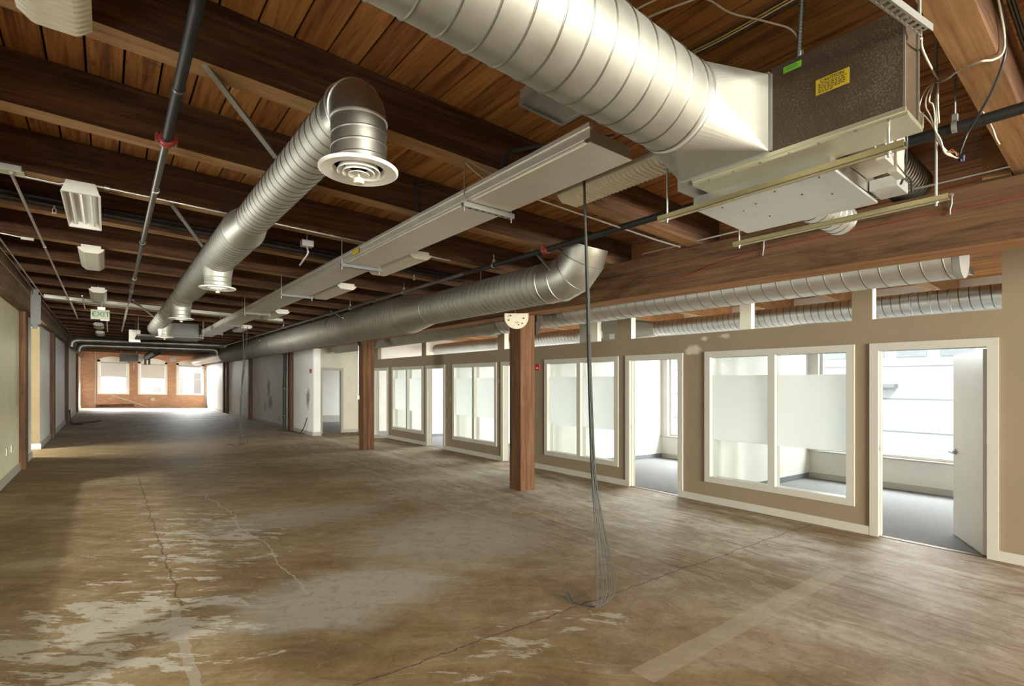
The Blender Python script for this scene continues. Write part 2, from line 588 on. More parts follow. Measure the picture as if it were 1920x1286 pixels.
M['tan'] = patchy_paint('tan wall paint', (0.245, 0.188, 0.122), (0.32, 0.27, 0.21), 0.70, 1.6,
                        ((4.25, 2.02, 0.16, 0.10, 0.85), (4.05, 2.18, 0.08, 0.05, 0.8), (3.75, 2.20, 0.10, 0.05, 0.7), (9.06, 1.55, 0.05, 0.08, 0.5), (11.1, 1.1, 0.05, 0.08, 0.6)), (0.52, 0.47, 0.39), 6.0)
M['cream'] = paint('cream wall paint', (0.70, 0.66, 0.55), 0.6, 0.04)
M['green_cream'] = paint('pale green cream wall paint', (0.74, 0.70, 0.45), 0.6, 0.05)
M['olive'] = paint('olive tan wall paint', (0.19, 0.14, 0.065), 0.6, 0.05)
M['grey_white'] = patchy_paint('chalky white wall paint', (0.87, 0.87, 0.83), (0.34, 0.34, 0.32), 0.72, 1.3,
                              ((22.0, 1.3, 0.30, 0.42, 0.8), (21.7, 0.72, 0.40, 0.34, 0.75), (22.6, 0.5, 0.2, 0.3, 0.6), (19.6, 1.3, 0.25, 0.34, 0.7), (16.9, 1.0, 0.22, 0.36, 0.75)), (0.10, 0.10, 0.095), 4.0)
M['office'] = paint('office white wall paint', (0.78, 0.755, 0.69), 0.6, 0.03)
M['trim'] = paint('white trim paint', (0.47, 0.448, 0.385), 0.4, 0.03, spec=0.5)
M['white'] = paint('white enamel', (0.76, 0.74, 0.68), 0.35, 0.03, spec=0.5)
M['lens'] = paint('white plastic light lens', (0.74, 0.71, 0.60), 0.45, 0.03, spec=0.5)
M['base_grey'] = paint('grey rubber base', (0.17, 0.17, 0.18), 0.6)
M['galv'] = galv('galvanised spiral duct', (0.52, 0.505, 0.445), 0.60)
M['galv_dark'] = galv('dull galvanised sheet', (0.42, 0.40, 0.35), 0.40, 8, 0.5)
M['galv_bright'] = galv('bright galvanised sheet', (0.78, 0.78, 0.76), 0.42, 9, 0.12)
M['tray'] = galv('brushed sheet metal', (0.76, 0.715, 0.63), 0.48, 4, 0.15)
M['zinc_gold'] = paint('yellow zinc strut', (0.50, 0.43, 0.23), 0.36, 0.12, metal=0.9)
M['grey_box'] = paint('dull grey sheet metal', (0.13, 0.13, 0.12), 0.6, 0.1)
M['flange'] = paint('pale galvanised flange', (0.66, 0.63, 0.46), 0.36, 0.08, metal=0.9)
M['strut'] = paint('zinc plated steel', (0.42, 0.42, 0.39), 0.45, 0.08, metal=0.85)
M['steel_band'] = paint('grey steel strap', (0.34, 0.33, 0.31), 0.5, 0.15, metal=0.5)
M['conduit'] = paint('conduit steel', (0.62, 0.60, 0.55), 0.34, 0.06, metal=0.9)
M['pipe_black'] = paint('black steel pipe', (0.020, 0.020, 0.019), 0.55, 0.35, metal=0.0, spec=0.3)
M['pipe_grey'] = paint('grey mill steel pipe', (0.16, 0.155, 0.135), 0.42, 0.25, metal=0.7)
M['red'] = paint('red painted fitting', (0.36, 0.045, 0.028), 0.5, 0.15)
M['fire_red'] = paint('red plastic', (0.30, 0.035, 0.025), 0.4, 0.1)
M['black'] = flat('black plastic', (0.018, 0.018, 0.02), 0.45)
M['void'] = flat('dark slot', (0.012, 0.011, 0.010), 0.8)
M['dark_metal'] = galv('stained dark sheet metal', (0.150, 0.112, 0.078), 0.5, 14, 0.5)
def speckled():
    t = NT('speckled stained and shaded sheet metal')
    a = t.noise(scale=120, detail=3, rough=0.6)
    b2 = t.noise(scale=4, detail=6, rough=0.65)
    f = t.math('ADD', t.math('MULTIPLY', a, 0.6), t.math('MULTIPLY', b2, 0.4))
    col = t.ramp(f, [(0.36, (0.085, 0.060, 0.040)), (0.53, (0.125, 0.091, 0.062)), (0.64, (0.25, 0.20, 0.15))])
    return t.out(col, 0.5, 0.75)


M['dark_metal'] = speckled()
M['cable_grey'] = flat('grey cable', (0.040, 0.039, 0.034), 0.7)
M['cable_white'] = flat('ivory cable', (0.55, 0.48, 0.38), 0.5)
M['cable_yellow'] = flat('yellow cable', (0.58, 0.36, 0.04), 0.5)
M['cable_blue'] = flat('blue cable', (0.06, 0.10, 0.20), 0.5)
M['wire_nut'] = flat('blue wire nut', (0.012, 0.018, 0.06), 0.5)
M['copper'] = flat('copper wire', (0.20, 0.07, 0.03), 0.5, 0.6)
M['green'] = flat('green text', (0.015, 0.15, 0.03), 0.5)
M['exit_face'] = flat('ivory sign face', (0.50, 0.50, 0.36), 0.5)
M['yellow_label'] = flat('yellow sticker', (0.50, 0.36, 0.015), 0.5)
M['green_label'] = flat('green sticker', (0.17, 0.44, 0.03), 0.5)
M['shade'] = paint('roller blind cloth', (0.80, 0.80, 0.78), 0.8, 0.02)
M['rust_plate'] = patchy_paint('chipped cream iron plate', (0.46, 0.41, 0.31), (0.07, 0.045, 0.03), 0.585, 12)
M['iron'] = paint('dark iron', (0.05, 0.038, 0.03), 0.5, 0.2, metal=0.5)
M['tube_white'] = flat('fluorescent tube glass', (0.80, 0.80, 0.76), 0.3)
M['facade'] = paint('pale render across the street', (0.74, 0.75, 0.77), 0.8, 0.03, 0.6)
M['facade_line'] = flat('grey panel joint', (0.40, 0.41, 0.43), 0.8)
M['facade_glass'] = flat('grey window glass outside', (0.36, 0.40, 0.44), 0.2)
M['ground'] = paint('asphalt street', (0.22, 0.22, 0.22), 0.9, 0.1)
M['galv_big'] = galv('large duct sheet', (0.40, 0.385, 0.335), 0.62, 9, 0.3)
SEAM[0] = galv('duct lock seam', (0.26, 0.25, 0.22), 0.45, 9, 0.3)  # dark tone paints in the seam's shadow and dirt
M['reducer'] = galv('smooth spun duct sheet', (0.54, 0.525, 0.46), 0.46, 6, 0.1)


def glass(name, frost=0.0, tint=(0.95, 0.97, 0.96)):
    t = NT(name)
    n, l = t.n, t.l
    tr = n.new('ShaderNodeBsdfTransparent')
    tr.inputs[0].default_value = (*tint, 1)
    gl = n.new('ShaderNodeBsdfGlossy')
    gl.inputs['Roughness'].default_value = 0.02
    fr = n.new('ShaderNodeFresnel')
    fr.inputs[0].default_value = 1.35
    geo = n.new('ShaderNodeNewGeometry')
    fmul = t.math('MULTIPLY', fr.outputs[0], t.math('SUBTRACT', 1.0, geo.outputs['Backfacing']))
    m1 = n.new('ShaderNodeMixShader')
    l.new(fmul, m1.inputs[0])
    l.new(tr.outputs[0], m1.inputs[1])
    l.new(gl.outputs[0], m1.inputs[2])
    last = m1.outputs[0]
    if frost:
        tl = n.new('ShaderNodeBsdfTranslucent')
        tl.inputs[0].default_value = (0.95, 0.95, 0.92, 1)
        df = n.new('ShaderNodeBsdfDiffuse')
        df.inputs[0].default_value = (0.84, 0.84, 0.81, 1)
        m2 = n.new('ShaderNodeMixShader')
        m2.inputs[0].default_value = 0.3
        l.new(tl.outputs[0], m2.inputs[1])
        l.new(df.outputs[0], m2.inputs[2])
        m3 = n.new('ShaderNodeMixShader')
        m3.inputs[0].default_value = frost
        l.new(last, m3.inputs[1])
        l.new(m2.outputs[0], m3.inputs[2])
        last = m3.outputs[0]
    l.new(last, n['Material Output'].inputs['Surface'])
    return t.mat


M['glass'] = glass('clear glass')
M['frost'] = glass('frosted film', 0.78)
M['bulb'] = paint('clear plastic knob', (0.62, 0.62, 0.42), 0.2, 0.05, spec=0.6)

# ------------------------------------------------------------------ room shell
YB, YF = -13.0, 38.2        # back and far end of the room
XL, XP, XO = -1.17, 6.868, 10.82   # left wall face, partition face, outer wall face
MB().sbox(-3.0, 7.0, YB, YF + 0.3, -0.2, 0.0).build('floor', M['floor'], kind='structure')
MB().sbox(7.0, XO + 0.3, YB, 24.0, -0.2, 0.004).build('floor_carpet', M['carpet'], kind='structure')

b = MB()
x = -1.6
while x < XO + 0.3:
    b.sbox(x, x + 0.175, YB, YF, 3.54, 3.575, 0)
    x += 0.188
b.sbox(-3.0, XO + 0.4, YB - 0.2, YF + 0.3, 3.578, 3.75, 1)
b.build('ceiling', [M['deck'], M['deck_gap']], kind='structure')

# left wall with the corridor opening
b = MB()
WL = [(-9.0, -5.2), (-4.9, -1.2), (-0.9, 2.8), (3.1, 9.7)]    # unseen side windows, added left of and behind the viewpoint for fill light
y = YB
for a, c in WL:
    b.sbox(-1.35, XL, y, a, -0.01, 3.54, 0)
    b.sbox(-1.35, XL, a, c, -0.01, 0.85, 0)
    b.sbox(-1.35, XL, a, c, 2.60, 3.54, 0)
    y = c
b.sbox(-1.35, XL, y, 12.15, -0.01, 3.54, 0)
b.sbox(-1.35, XL, 12.15, 13.80, -0.01, 3.54, 1)
b.sbox(-1.35, XL, 13.80, 15.45, 2.70, 3.54, 1)
b.sbox(-1.35, XL, 15.45, YF, -0.01, 3.54, 2)
b.sbox(-3.0, -1.35, 15.45, 15.6, -0.01, 3.54, 3)
b.sbox(-3.0, -1.35, 13.65, 13.80, -0.01, 3.54, 3)
b.sbox(-3.1, -3.0, 13.65, 15.6, 2.45, 3.54, 3)
b.sbox(-1.352, XL + 0.001, 15.444, 15.45, -0.01, 2.70, 3)
b.build('wall_left', [M['green_cream'], M['cream'], M['grey_white'], M['olive']], kind='structure')
b = MB()
for y0, y1 in ((YB, 11.99), (12.33, 13.80), (15.45, 18.05), (18.45, 24.15), (24.55, 32.35), (32.85, YF)):
    b.sbox(XL, XL + 0.022, y0, y1, 0.0, 0.125)
b.sbox(-1.35, XL + 0.022, 13.80, 13.822, 0.0, 0.125)
b.sbox(-3.0, XL + 0.022, 15.428, 15.45, 0.0, 0.125)
b.build('baseboard_left', M['trim'], kind='structure')

for i, (a, c) in enumerate(WL):
    w = setting('window_%d' % (40 + i))
    b = MB()
    for p, q, h0, h1 in ((a, c, 0.85, 0.92), (a, c, 2.53, 2.60), (a, a + 0.07, 0.92, 2.53), (c - 0.07, c, 0.92, 2.53)):
        b.sbox(-1.32, -1.24, p, q, h0, h1)
    b.build('window_frame', M['white'], w)
    MB().sbox(-1.285, -1.279, a + 0.07, c - 0.07, 0.92, 2.53).build('pane', M['glass'], w)

w = setting('window_50')      # unseen glazed corridor end, added to let fill light in
b = MB()
for p, q, h0, h1 in ((13.8, 15.45, 0.0, 0.08), (13.8, 15.45, 2.37, 2.45), (13.8, 13.88, 0.08, 2.37), (15.37, 15.45, 0.08, 2.37)):
    b.sbox(-3.09, -3.0, p, q, h0, h1)
b.build('window_frame', M['white'], w)
MB().sbox(-3.05, -3.044, 13.88, 15.37, 0.08, 2.37).build('pane', M['glass'], w)

# back wall behind the viewpoint: brick with three big windows added to let fill light in
WB = [(-0.9, 1.3), (1.6, 3.8), (4.1, 6.3)]
b = MB()
b.sbox(-3.0, XO + 0.3, YB - 0.3, YB, -0.01, 0.8)
b.sbox(-3.0, XO + 0.3, YB - 0.3, YB, 3.0, 3.56)
edges = [-3.0] + [e for w in WB for e in w] + [XO + 0.3]
for i in range(0, len(edges), 2):
    b.sbox(edges[i], edges[i + 1], YB - 0.3, YB, 0.8, 3.0)
b.build('wall_back', M['brick'], kind='structure')
for i, (x0, x1) in enumerate(WB):
    w = setting('window_%d' % (20 + i))
    b = MB()
    for a0, a1, h0, h1 in ((x0, x1, 0.8, 0.87), (x0, x1, 2.93, 3.0), (x0, x0 + 0.07, 0.87, 2.93), (x1 - 0.07, x1, 0.87, 2.93), (x0 + 0.07, x1 - 0.07, 1.87, 1.93)):
        b.sbox(a0, a1, YB - 0.2, YB - 0.1, h0, h1)
    b.build('window_frame', M['white'], w)
    MB().sbox(x0 + 0.07, x1 - 0.07, YB - 0.16, YB - 0.154, 0.87, 2.93).build('pane', M['glass'], w)

# far brick wall with three arched windows
FW = [(-0.425, 1.065), (1.48, 2.97), (3.43, 4.95)]
b = MB()
YW0, YW1 = YF, YF + 0.35
HS, HA, HB = 2.82, 3.03, 0.80     # spring, apex, sill
def arch_h(x, x0, x1):
    u = (x - (x0 + x1) / 2) / ((x1 - x0) / 2)
    return HS + (HA - HS) * (1 - u * u)
b.sbox(-3.0, 7.4, YW0, YW1, -0.01, HB)
b.sbox(-3.0, 7.4, YW0, YW1, 3.06, 3.56)
edges = [-3.0] + [e for w in FW for e in w] + [7.4]
for i in range(0, len(edges), 2):
    b.sbox(edges[i], edges[i + 1], YW0, YW1, HB, 3.06)
for x0, x1 in FW:
    n = 16
    for k in range(n):
        xa, xb = x0 + (x1 - x0) * k / n, x0 + (x1 - x0) * (k + 1) / n
        ha, hb = zf(xa, arch_h(xa, x0, x1)), zf(xb, arch_h(xb, x0, x1))
        ta, tb = zf(xa, 3.06), zf(xb, 3.06)
        b.hexa([(xa, YW0, ha), (xb, YW0, hb), (xb, YW1, hb), (xa, YW1, ha), (xa, YW0, ta), (xb, YW0, tb), (xb, YW1, tb), (xa, YW1, ta)])
b.build('wall_far', M['brick'], kind='structure')
for i, (x0, x1) in enumerate(FW):
    w = setting('window_%d' % (10 + i))
    b = MB()
    t = 0.13
    n = 16
    b.sbox(x0, x1, YF + 0.02, YF + 0.16, HB, HB + 0.09)
    b.sbox(x0, x0 + t, YF + 0.02, YF + 0.16, HB + 0.09, HS)
    b.sbox(x1 - t, x1, YF + 0.02, YF + 0.16, HB + 0.09, HS)
    for k in range(n):      # arched head
        xa, xb = x0 + (x1 - x0) * k / n, x0 + (x1 - x0) * (k + 1) / n
        ha, hb = zf(xa, arch_h(xa, x0, x1)), zf(xb, arch_h(xb, x0, x1))
        la, lb = zf(xa, 2.70), zf(xb, 2.70)
        b.hexa([(xa, YF + 0.02, la), (xb, YF + 0.02, lb), (xb, YF + 0.16, lb), (xa, YF + 0.16, la), (xa, YF + 0.02, ha), (xb, YF + 0.02, hb), (xb, YF + 0.16, hb), (xa, YF + 0.16, ha)])
    b.build('window_frame', M['white'], w)
    b = MB()
    b.sbox(x0 + t, x1 - t, YF + 0.10, YF + 0.13, 1.80, 1.84)
    b.sbox(x0 + t, x0 + t + 0.03, YF + 0.10, YF + 0.13, HB + 0.09, 2.70)
    b.sbox(x1 - t - 0.03, x1 - t, YF + 0.10, YF + 0.13, HB + 0.09, 2.70)
    b.build('sash', M['white'], w)
    MB().sbox(x0 + t, x1 - t, YF + 0.14, YF + 0.146, HB + 0.09, 2.70).build('pane', M['glass'], w)

# long wall beyond the offices, and the short wall with the last door
b = MB()
b.sbox(5.08, 5.30, 16.35, YF, -0.01, 3.54, 0)
b.build('wall_right', M['grey_white'], kind='structure')
b = MB()
b.sbox(5.06, 5.08, 16.35, YF, 0.0, 0.115)
b.sbox(5.06, 5.32, 16.33, 16.35, 0.0, 0.115)
b.sbox(5.30, 5.55, 17.18, 17.20, 0.0, 0.115)
b.sbox(6.35, XP, 17.18, 17.20, 0.0, 0.115)
b.build('baseboard_right', M['trim'], kind='structure')
b = MB()
b.sbox(5.30, 5.62, 17.20, 17.32, -0.01, 3.54)
b.sbox(6.27, 7.0, 17.20, 17.32, -0.01, 3.54)
b.sbox(5.62, 6.27, 17.20, 17.32, 2.13, 3.54)
b.build('wall_corridor', M['cream'], kind='structure')
b = MB()
b.sbox(5.30, XO, 22.5, 22.6, -0.01, 3.54)
b.build('wall_room_beyond', M['office'], kind='structure')
MB().sbox(5.30, XO, 22.48, 22.5, 0.0, 0.30).build('baseboard_room_beyond', M['trim'], kind='structure')
MB().sbox(5.30, 7.0, 17.32, 22.5, 0.0, 0.006).build('floor_room_beyond', M['carpet'], kind='structure')
d = setting('door_6')
b = MB()
b.sbox(5.55, 5.63, 17.17, 17.34, 0, 2.20)
b.sbox(6.26, 6.34, 17.17, 17.34, 0, 2.20)
b.sbox(5.63, 6.26, 17.17, 17.34, 2.12, 2.20)
b.build('door_frame', M['trim'], d)

# partition of the offices: doors and interior windows by bay
DOORS = [(0.902, 1.983), (4.404, 5.497), (7.88, 8.97), (11.36, 12.37), (14.77, 15.86)]
WINS = [(2.132, 4.042), (5.652, 7.526), (9.124, 10.993), (12.52, 14.484)]
X0, X1 = XP, XP + 0.12
b = MB()
ops = sorted([(a, c, 0.0) for a, c in DOORS] + [(a, c, 0.30) for a, c in WINS])
y = YB
for a, c, h in ops:
    b.sbox(X0, X1, y, a + 0.02, -0.01, 2.48)
    if h:
        b.sbox(X0, X1, a + 0.02, c - 0.02, -0.01, h + 0.02)
    b.sbox(X0, X1, a + 0.02, c - 0.02, 2.17, 2.48)
    y = c - 0.02
b.sbox(X0, X1, y, 17.2, -0.01, 2.48)
PIERS = [(YB, 0.88), (1.96, 2.165), (5.39, 5.675), (8.86, 9.10), (12.38, 12.62), (15.55, 17.2)]
for a, c in PIERS:
    b.sbox(X0, X1, a, c, 2.48, 3.20)
b.sbox(X0, X1, YB, 17.2, 3.20, 3.54)
b.build('wall_partition', M['tan'], kind='structure')
b = MB()
for a, c in PIERS[1:5]:     # cream painted returns of the piers
    b.sbox(X0 + 0.004, X1, a - 0.004, a, 2.48, 3.20)
for a, c in ((3.37, 3.53), (6.15, 6.33)):
    b.sbox(X0 + 0.02, X1, a, c, 2.48, 3.20)
b.build('trim_piers', M['cream'], kind='structure')
b = MB()
y = YB
for a, c in DOORS:
    b.sbox(X0 - 0.018, X0, y, a, 0.0, 0.10)
    y = c
b.sbox(X0 - 0.018, X0, y, 17.18, 0.0, 0.10)
b.build('baseboard_partition', M['trim'], kind='structure')

for i, (a, c) in enumerate(WINS):
    w = setting('window_%d' % (i + 1))
    b = MB()
    T = 0.085
    xa, xb = X0 - 0.022, X1 + 0.02
    mid = (a + c) / 2 + 0.0
    b.sbox(xa, xb, a, c, 0.30, 0.30 + T)
    b.sbox(xa, xb, a, c, 2.20 - T, 2.20)
    b.sbox(xa, xb, a, a + T, 0.30 + T, 2.20 - T)
    b.sbox(xa, xb, c - T, c, 0.30 + T, 2.20 - T)
    b.build('window_frame', M['trim'], w)
    MB().sbox(xa + 0.004, xb - 0.004, mid - 0.045, mid + 0.045, 0.30 + T, 2.20 - T).build('mullion', M['trim'], w)
    for p, q in ((a + T, mid - 0.045), (mid + 0.045, c - T)):
        g = MB().sbox(X0 + 0.055, X0 + 0.061, p, q, 0.30 + T, 2.20 - T).build('pane', M['glass'], w)
        f = MB().sbox(X0 + 0.050, X0 + 0.052, p, q, 0.92, 1.855).build('frosted_film', M['frost'], g)

for i, (a, c) in enumerate(DOORS):
    d = setting('door_%d' % (i + 1), (X0, c if i else a, 0))
    T = 0.085
    b = MB()
    for xa, xb in ((X0 - 0.020, X0), (X1, X1 + 0.02)):
        b.sbox(xa, xb, a, a + T, 0.0, 2.20)
        b.sbox(xa, xb, c - T, c, 0.0, 2.20)
        b.sbox(xa, xb, a + T, c - T, 2.20 - T, 2.20)
    b.build('casing', M['trim'], d)
    b = MB()
    b.sbox(X0, X1, a + 0.055, a + 0.082, 0.0, 2.14)
    b.sbox(X0, X1, c - 0.082, c - 0.055, 0.0, 2.14)
    b.sbox(X0, X1, a + 0.082, c - 0.082, 2.115, 2.14)
    b.sbox(X0 + 0.04, X0 + 0.075, a + 0.082, a + 0.094, 0.0, 2.115)
    b.sbox(X0 + 0.04, X0 + 0.075, c - 0.094, c - 0.082, 0.0, 2.115)
    b.build('jamb', M['trim'], d)
    MB().sbox(X0 + 0.0, X0 + 0.04, a + 0.082, c - 0.082, 0.0, 0.006).build('threshold', M['black'], d)
    zs = zf(X0, 1.0)
    MB().box(X0 + 0.02, X0 + 0.05, c - 0.0845, c - 0.0822, zs - 0.03, zs + 0.03).build('strike_plate', M['strut'], d)
    if i in (0, 1, 2, 3, 4):
        # the leaf swings into the office; only the first is seen standing open on the right
        hx, hy = X0 + 0.085, a + 0.088
        L, th = 0.88, 0.044
        ang = math.radians(25 if i == 0 else 3)
        dx, dy = math.cos(ang), math.sin(ang)
        z0, z1 = zf(hx + L * dx, 0.012), zf(hx, 2.105)
        nx, ny = -dy, dx
        P = [(hx, hy), (hx + L * dx, hy + L * dy), (hx + L * dx + nx * th, hy + L * dy + ny * th), (hx + nx * th, hy + ny * th)]
        zz0 = [zf(p[0], 0.012) for p in P]
        b = MB()
        b.hexa([(P[k][0], P[k][1], zz0[k]) for k in range(4)] + [(P[k][0], P[k][1], zf(P[k][0], 2.10)) for k in range(4)])
        leaf = b.build('door_leaf', M['white'], d)
        b = MB()
        ex, ey = hx + (L - 0.07) * dx, hy + (L - 0.07) * dy
        zh = zf(ex, 0.98)
        for s in (1, -1):
            ox, oy = (nx * th, ny * th) if s > 0 else (0, 0)
            c0 = Vector((ex + ox, ey + oy, zh))
            nn = Vector((nx * s, ny * s, 0))
            b.drum(c0, c0 + nn * 0.012, 0.032, 20)
            b.drum(c0, c0 + nn * 0.06, 0.010, 12)
            b.tube([c0 + nn * 0.055, c0 + nn * 0.055 - Vector((dx, dy, 0)) * 0.12], 0.012, 12)
        b.build('door_handle', M['strut'], leaf)
        for h in (0.22, 1.05, 1.88):
            z = zf(hx, h)
            MB().box(hx - 0.055, hx - 0.002, hy - 0.005, hy + 0.002, z - 0.055, z + 0.055).build('hinge', M['strut'], leaf)

# offices behind the partition
DIV = [0.42, 4.20, 7.60, 11.12, 14.62, 17.26]
b = MB()
for y in DIV[:-1]:
    b.sbox(X1, XO, y - 0.05, y + 0.05, -0.01, 2.46)
b.sbox(7.0, XO, 17.20, 17.32, -0.01, 3.54)
b.build('wall_office_dividers', M['office'], kind='structure')
b = MB()
for y in DIV[:-1]:
    for s in (-1, 1):
        b.sbox(X1, XO, min(y + s * 0.05, y + s * 0.06), max(y + s * 0.05, y + s * 0.06), 0.0, 0.10)
b.build('baseboard_offices', M['base_grey'], kind='structure')
SILL, HEAD = 0.545, 3.05
b = MB()
b.sbox(XO, XO + 0.25, YB, 24.0, -0.01, SILL)
b.sbox(XO, XO + 0.25, YB, 24.0, HEAD, 3.56)
ys = [YB, 0.75] + [v for y in DIV[1:-1] for v in (y - 0.22, y + 0.22)] + [17.0, 18.2, 21.8, 24.0]
for i in range(0, len(ys), 2):
    b.sbox(XO, XO + 0.25, ys[i], ys[i + 1], SILL, HEAD)
b.build('wall_outer', M['office'], kind='structure')
b = MB()
b.sbox(XO - 0.02, XO, YB, 17.2, 0.0, 0.11)
b.sbox(XO - 0.05, XO + 0.12, 0.75, 17.0, SILL - 0.03, SILL)
b.build('trim_office_sill', M['trim'], kind='structure')
for i in range(6):
    y0, y1 = ys[1 + 2 * i], ys[2 + 2 * i]
    w = setting('window_%d' % (30 + i))
    b = MB()
    for a, c, h0, h1 in ((y0, y1, SILL, SILL + 0.05), (y0, y1, HEAD - 0.05, HEAD), (y0, y0 + 0.05, SILL + 0.05, HEAD - 0.05),
                         (y1 - 0.05, y1, SILL + 0.05, HEAD - 0.05)):
        b.sbox(XO + 0.10, XO + 0.16, a, c, h0, h1)
    b.build('window_frame', M['white'], w)
    MB().sbox(XO + 0.125, XO + 0.131, y0 + 0.05, y1 - 0.05, SILL + 0.05, HEAD - 0.05).build('pane', M['glass'], w)

# ------------------------------------------------------------------ timber frame
JY = [-5.85, -4.6, -3.35, -2.1, -0.84, 0.44, 1.72, 3.03, 4.26, 5.56, 6.76, 8.03] + [9.32 + 1.252 * k for k in range(23)]
n = 0
for k, y in enumerate(JY):
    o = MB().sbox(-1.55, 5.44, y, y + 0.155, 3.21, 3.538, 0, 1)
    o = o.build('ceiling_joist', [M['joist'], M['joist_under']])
    if y < 0:
        tag(o, 'dark timber ceiling joist overhead behind the viewpoint', 'joist', 'main room joists behind the viewpoint')
    else:
        near = {0: ', at the right edge', 1: ', above the huge duct', 2: ', by the left strap brace'}.get(n, '')
        tag(o, 'dark joist in the main room, %s from the camera%s' % (ORD[n], near), 'joist', 'main room ceiling joists')
        n += 1
for k in range(12):
    y = JY[5 + k] + 0.165
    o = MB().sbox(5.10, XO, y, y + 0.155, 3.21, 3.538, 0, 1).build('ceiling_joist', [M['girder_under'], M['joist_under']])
    tag(o, 'orange timber joist above the offices, %s from the camera' % ORD[k], 'joist', 'office ceiling joists')

def girder(name, y0, y1, xa, w, zb0, zb1, d, mats, label, group):
    p = [(xa, y0, zb0), (xa + w, y0, zb0), (xa + w, y1, zb1), (xa, y1, zb1)]
    b = MB()
    ch = 0.012
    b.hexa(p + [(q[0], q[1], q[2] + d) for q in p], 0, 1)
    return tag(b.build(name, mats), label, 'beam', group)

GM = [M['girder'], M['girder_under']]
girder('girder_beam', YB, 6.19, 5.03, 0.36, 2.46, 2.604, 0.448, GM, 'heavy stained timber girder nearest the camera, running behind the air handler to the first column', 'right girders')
girder('girder_beam', 6.20, 12.25, 5.02, 0.30, 2.600, 2.590, 0.44, GM, 'timber girder between the two standing columns, behind the round duct', 'right girders')
girder('girder_beam', 12.26, 18.6, 5.0, 0.30, 2.590, 2.590, 0.44, GM, 'timber girder beyond the second standing column, reaching the stained white wall', 'right girders')
girder('girder_beam', 18.61, YF, 4.96, 0.119, 2.590, 2.590, 0.44, GM, 'timber girder along the top of the far white wall', 'right girders')
GL = [M['girder_left'], M['girder_left']]
XG = XL + 0.005
girder('girder_beam', YB, 12.10, XG, 0.14, 2.62, 2.752, 0.48, GL, 'weathered timber girder on the left wall, nearest length before the strapped post', 'left girders')
girder('girder_beam', 12.12, 18.20, XG, 0.13, 2.765, 2.835, 0.42, GL, 'weathered timber girder on the left wall, over the corridor opening', 'left girders')
girder('girder_beam', 18.22, 24.3, XG, 0.13, 2.84, 2.89, 0.38, GL, 'weathered timber girder on the left wall, second length past the strapped post', 'left girders')
girder('girder_beam', 24.32, YF, XG, 0.13, 2.89, 2.90, 0.36, GL, 'weathered timber girder at the far end of the left wall', 'left girders')

def column(x0, x1, y0, y1, ztop, mat, label, group=None, ch=0.014):
    z0 = zf(x1, 0.0) - 0.002
    return tag(MB().bbox(x0, x1, y0, y1, z0, ztop, ch).build('timber_column', mat), label, 'column', group)

# first column carries an iron cap plate and a wall bracket
t = thing('timber_column', (5.175, 6.21, zf(5.3)), 'square brown timber column nearest the camera, with a round chipped cream cap plate', 'column', 'right columns')
b = MB()
b.bbox(5.03, 5.32, 6.06, 6.36, zf(5.32) - 0.002, 2.598, 0.014)
b.build('shaft', M['column'], t)
b = MB()
c = Vector((4.985, 6.22, 2.52))
ax = Vector((-0.62, -0.78, 0)).normalized()
sv = Vector((-ax.y, ax.x, 0))
pc = Vector((4.958, 6.085, 2.545))
out = []
for k in range(29):
    a = PI + PI * k / 28
    out.append((math.cos(a) * 0.185, math.sin(a) * 0.185))
out += [(0.185, 0.055), (-0.185, 0.055)]
fr = [pc + ax * 0.03 + sv * u + Vector((0, 0, v)) for u, v in out]
bk = [pc + sv * u + Vector((0, 0, v)) for u, v in out]
b.face(fr)
b.face(list(reversed(bk)))
for i in range(len(out)):
    j = (i + 1) % len(out)
    b.face([fr[i], fr[j], bk[j], bk[i]])
o = b.build('cap_plate', M['rust_plate'], t)
b = MB()
for u, v in ((-0.12, -0.05), (-0.09, 0.02), (0.03, -0.12), (0.09, -0.10), (0.11, -0.02)):
    q = pc + ax * 0.03 + sv * u + Vector((0, 0, v))
    MB().drum(q, q + ax * 0.012, 0.012, 8).build('bolt', M['iron'], o)
b = MB()
b.box(5.32, 5.45, 6.02, 6.34, 2.50, 2.598)
b.hexa([(5.325, 6.05, 2.28), (5.36, 6.05, 2.28), (5.36, 6.33, 2.28), (5.325, 6.33, 2.28), (5.325, 6.05, 2.5), (5.45, 6.05, 2.5), (5.45, 6.33, 2.5), (5.325, 6.33, 2.5)])
b.build('bracket', M['iron'], t)

t = thing('timber_column', (5.115, 12.26, zf(5.2)), 'square brown timber column further back, with a conduit and thermostat on its side', 'column', 'right columns')
MB().bbox(4.97, 5.26, 12.12, 12.40, zf(5.26) - 0.002, 2.588, 0.014).build('shaft', M['column'], t)
b = MB()
b.hexa([(5.26, 12.14, 2.40), (5.28, 12.14, 2.40), (5.28, 12.38, 2.40), (5.26, 12.38, 2.40), (5.26, 12.14, 2.588), (5.36, 12.14, 2.588), (5.36, 12.38, 2.588), (5.26, 12.38, 2.588)])
b.hexa([(4.95, 12.14, 2.45), (4.97, 12.14, 2.45), (4.97, 12.38, 2.45), (4.95, 12.38, 2.45), (4.90, 12.14, 2.588), (4.97, 12.14, 2.588), (4.97, 12.38, 2.588), (4.90, 12.38, 2.588)])
b.build('cap', M['iron'], t)
b = MB()
b.tube([(4.958, 12.40, 2.58), (4.958, 12.40, 1.19)], 0.011, 8)
t2 = thing('thermostat', (4.95, 12.40, 1.14), 'small pale thermostat box with conduit on the left side of the second timber column', 'thermostat')
b.build('conduit', M['conduit'], t2)
MB().box(4.90, 4.969, 12.36, 12.43, 1.10, 1.19).build('housing', M['white'], t2)
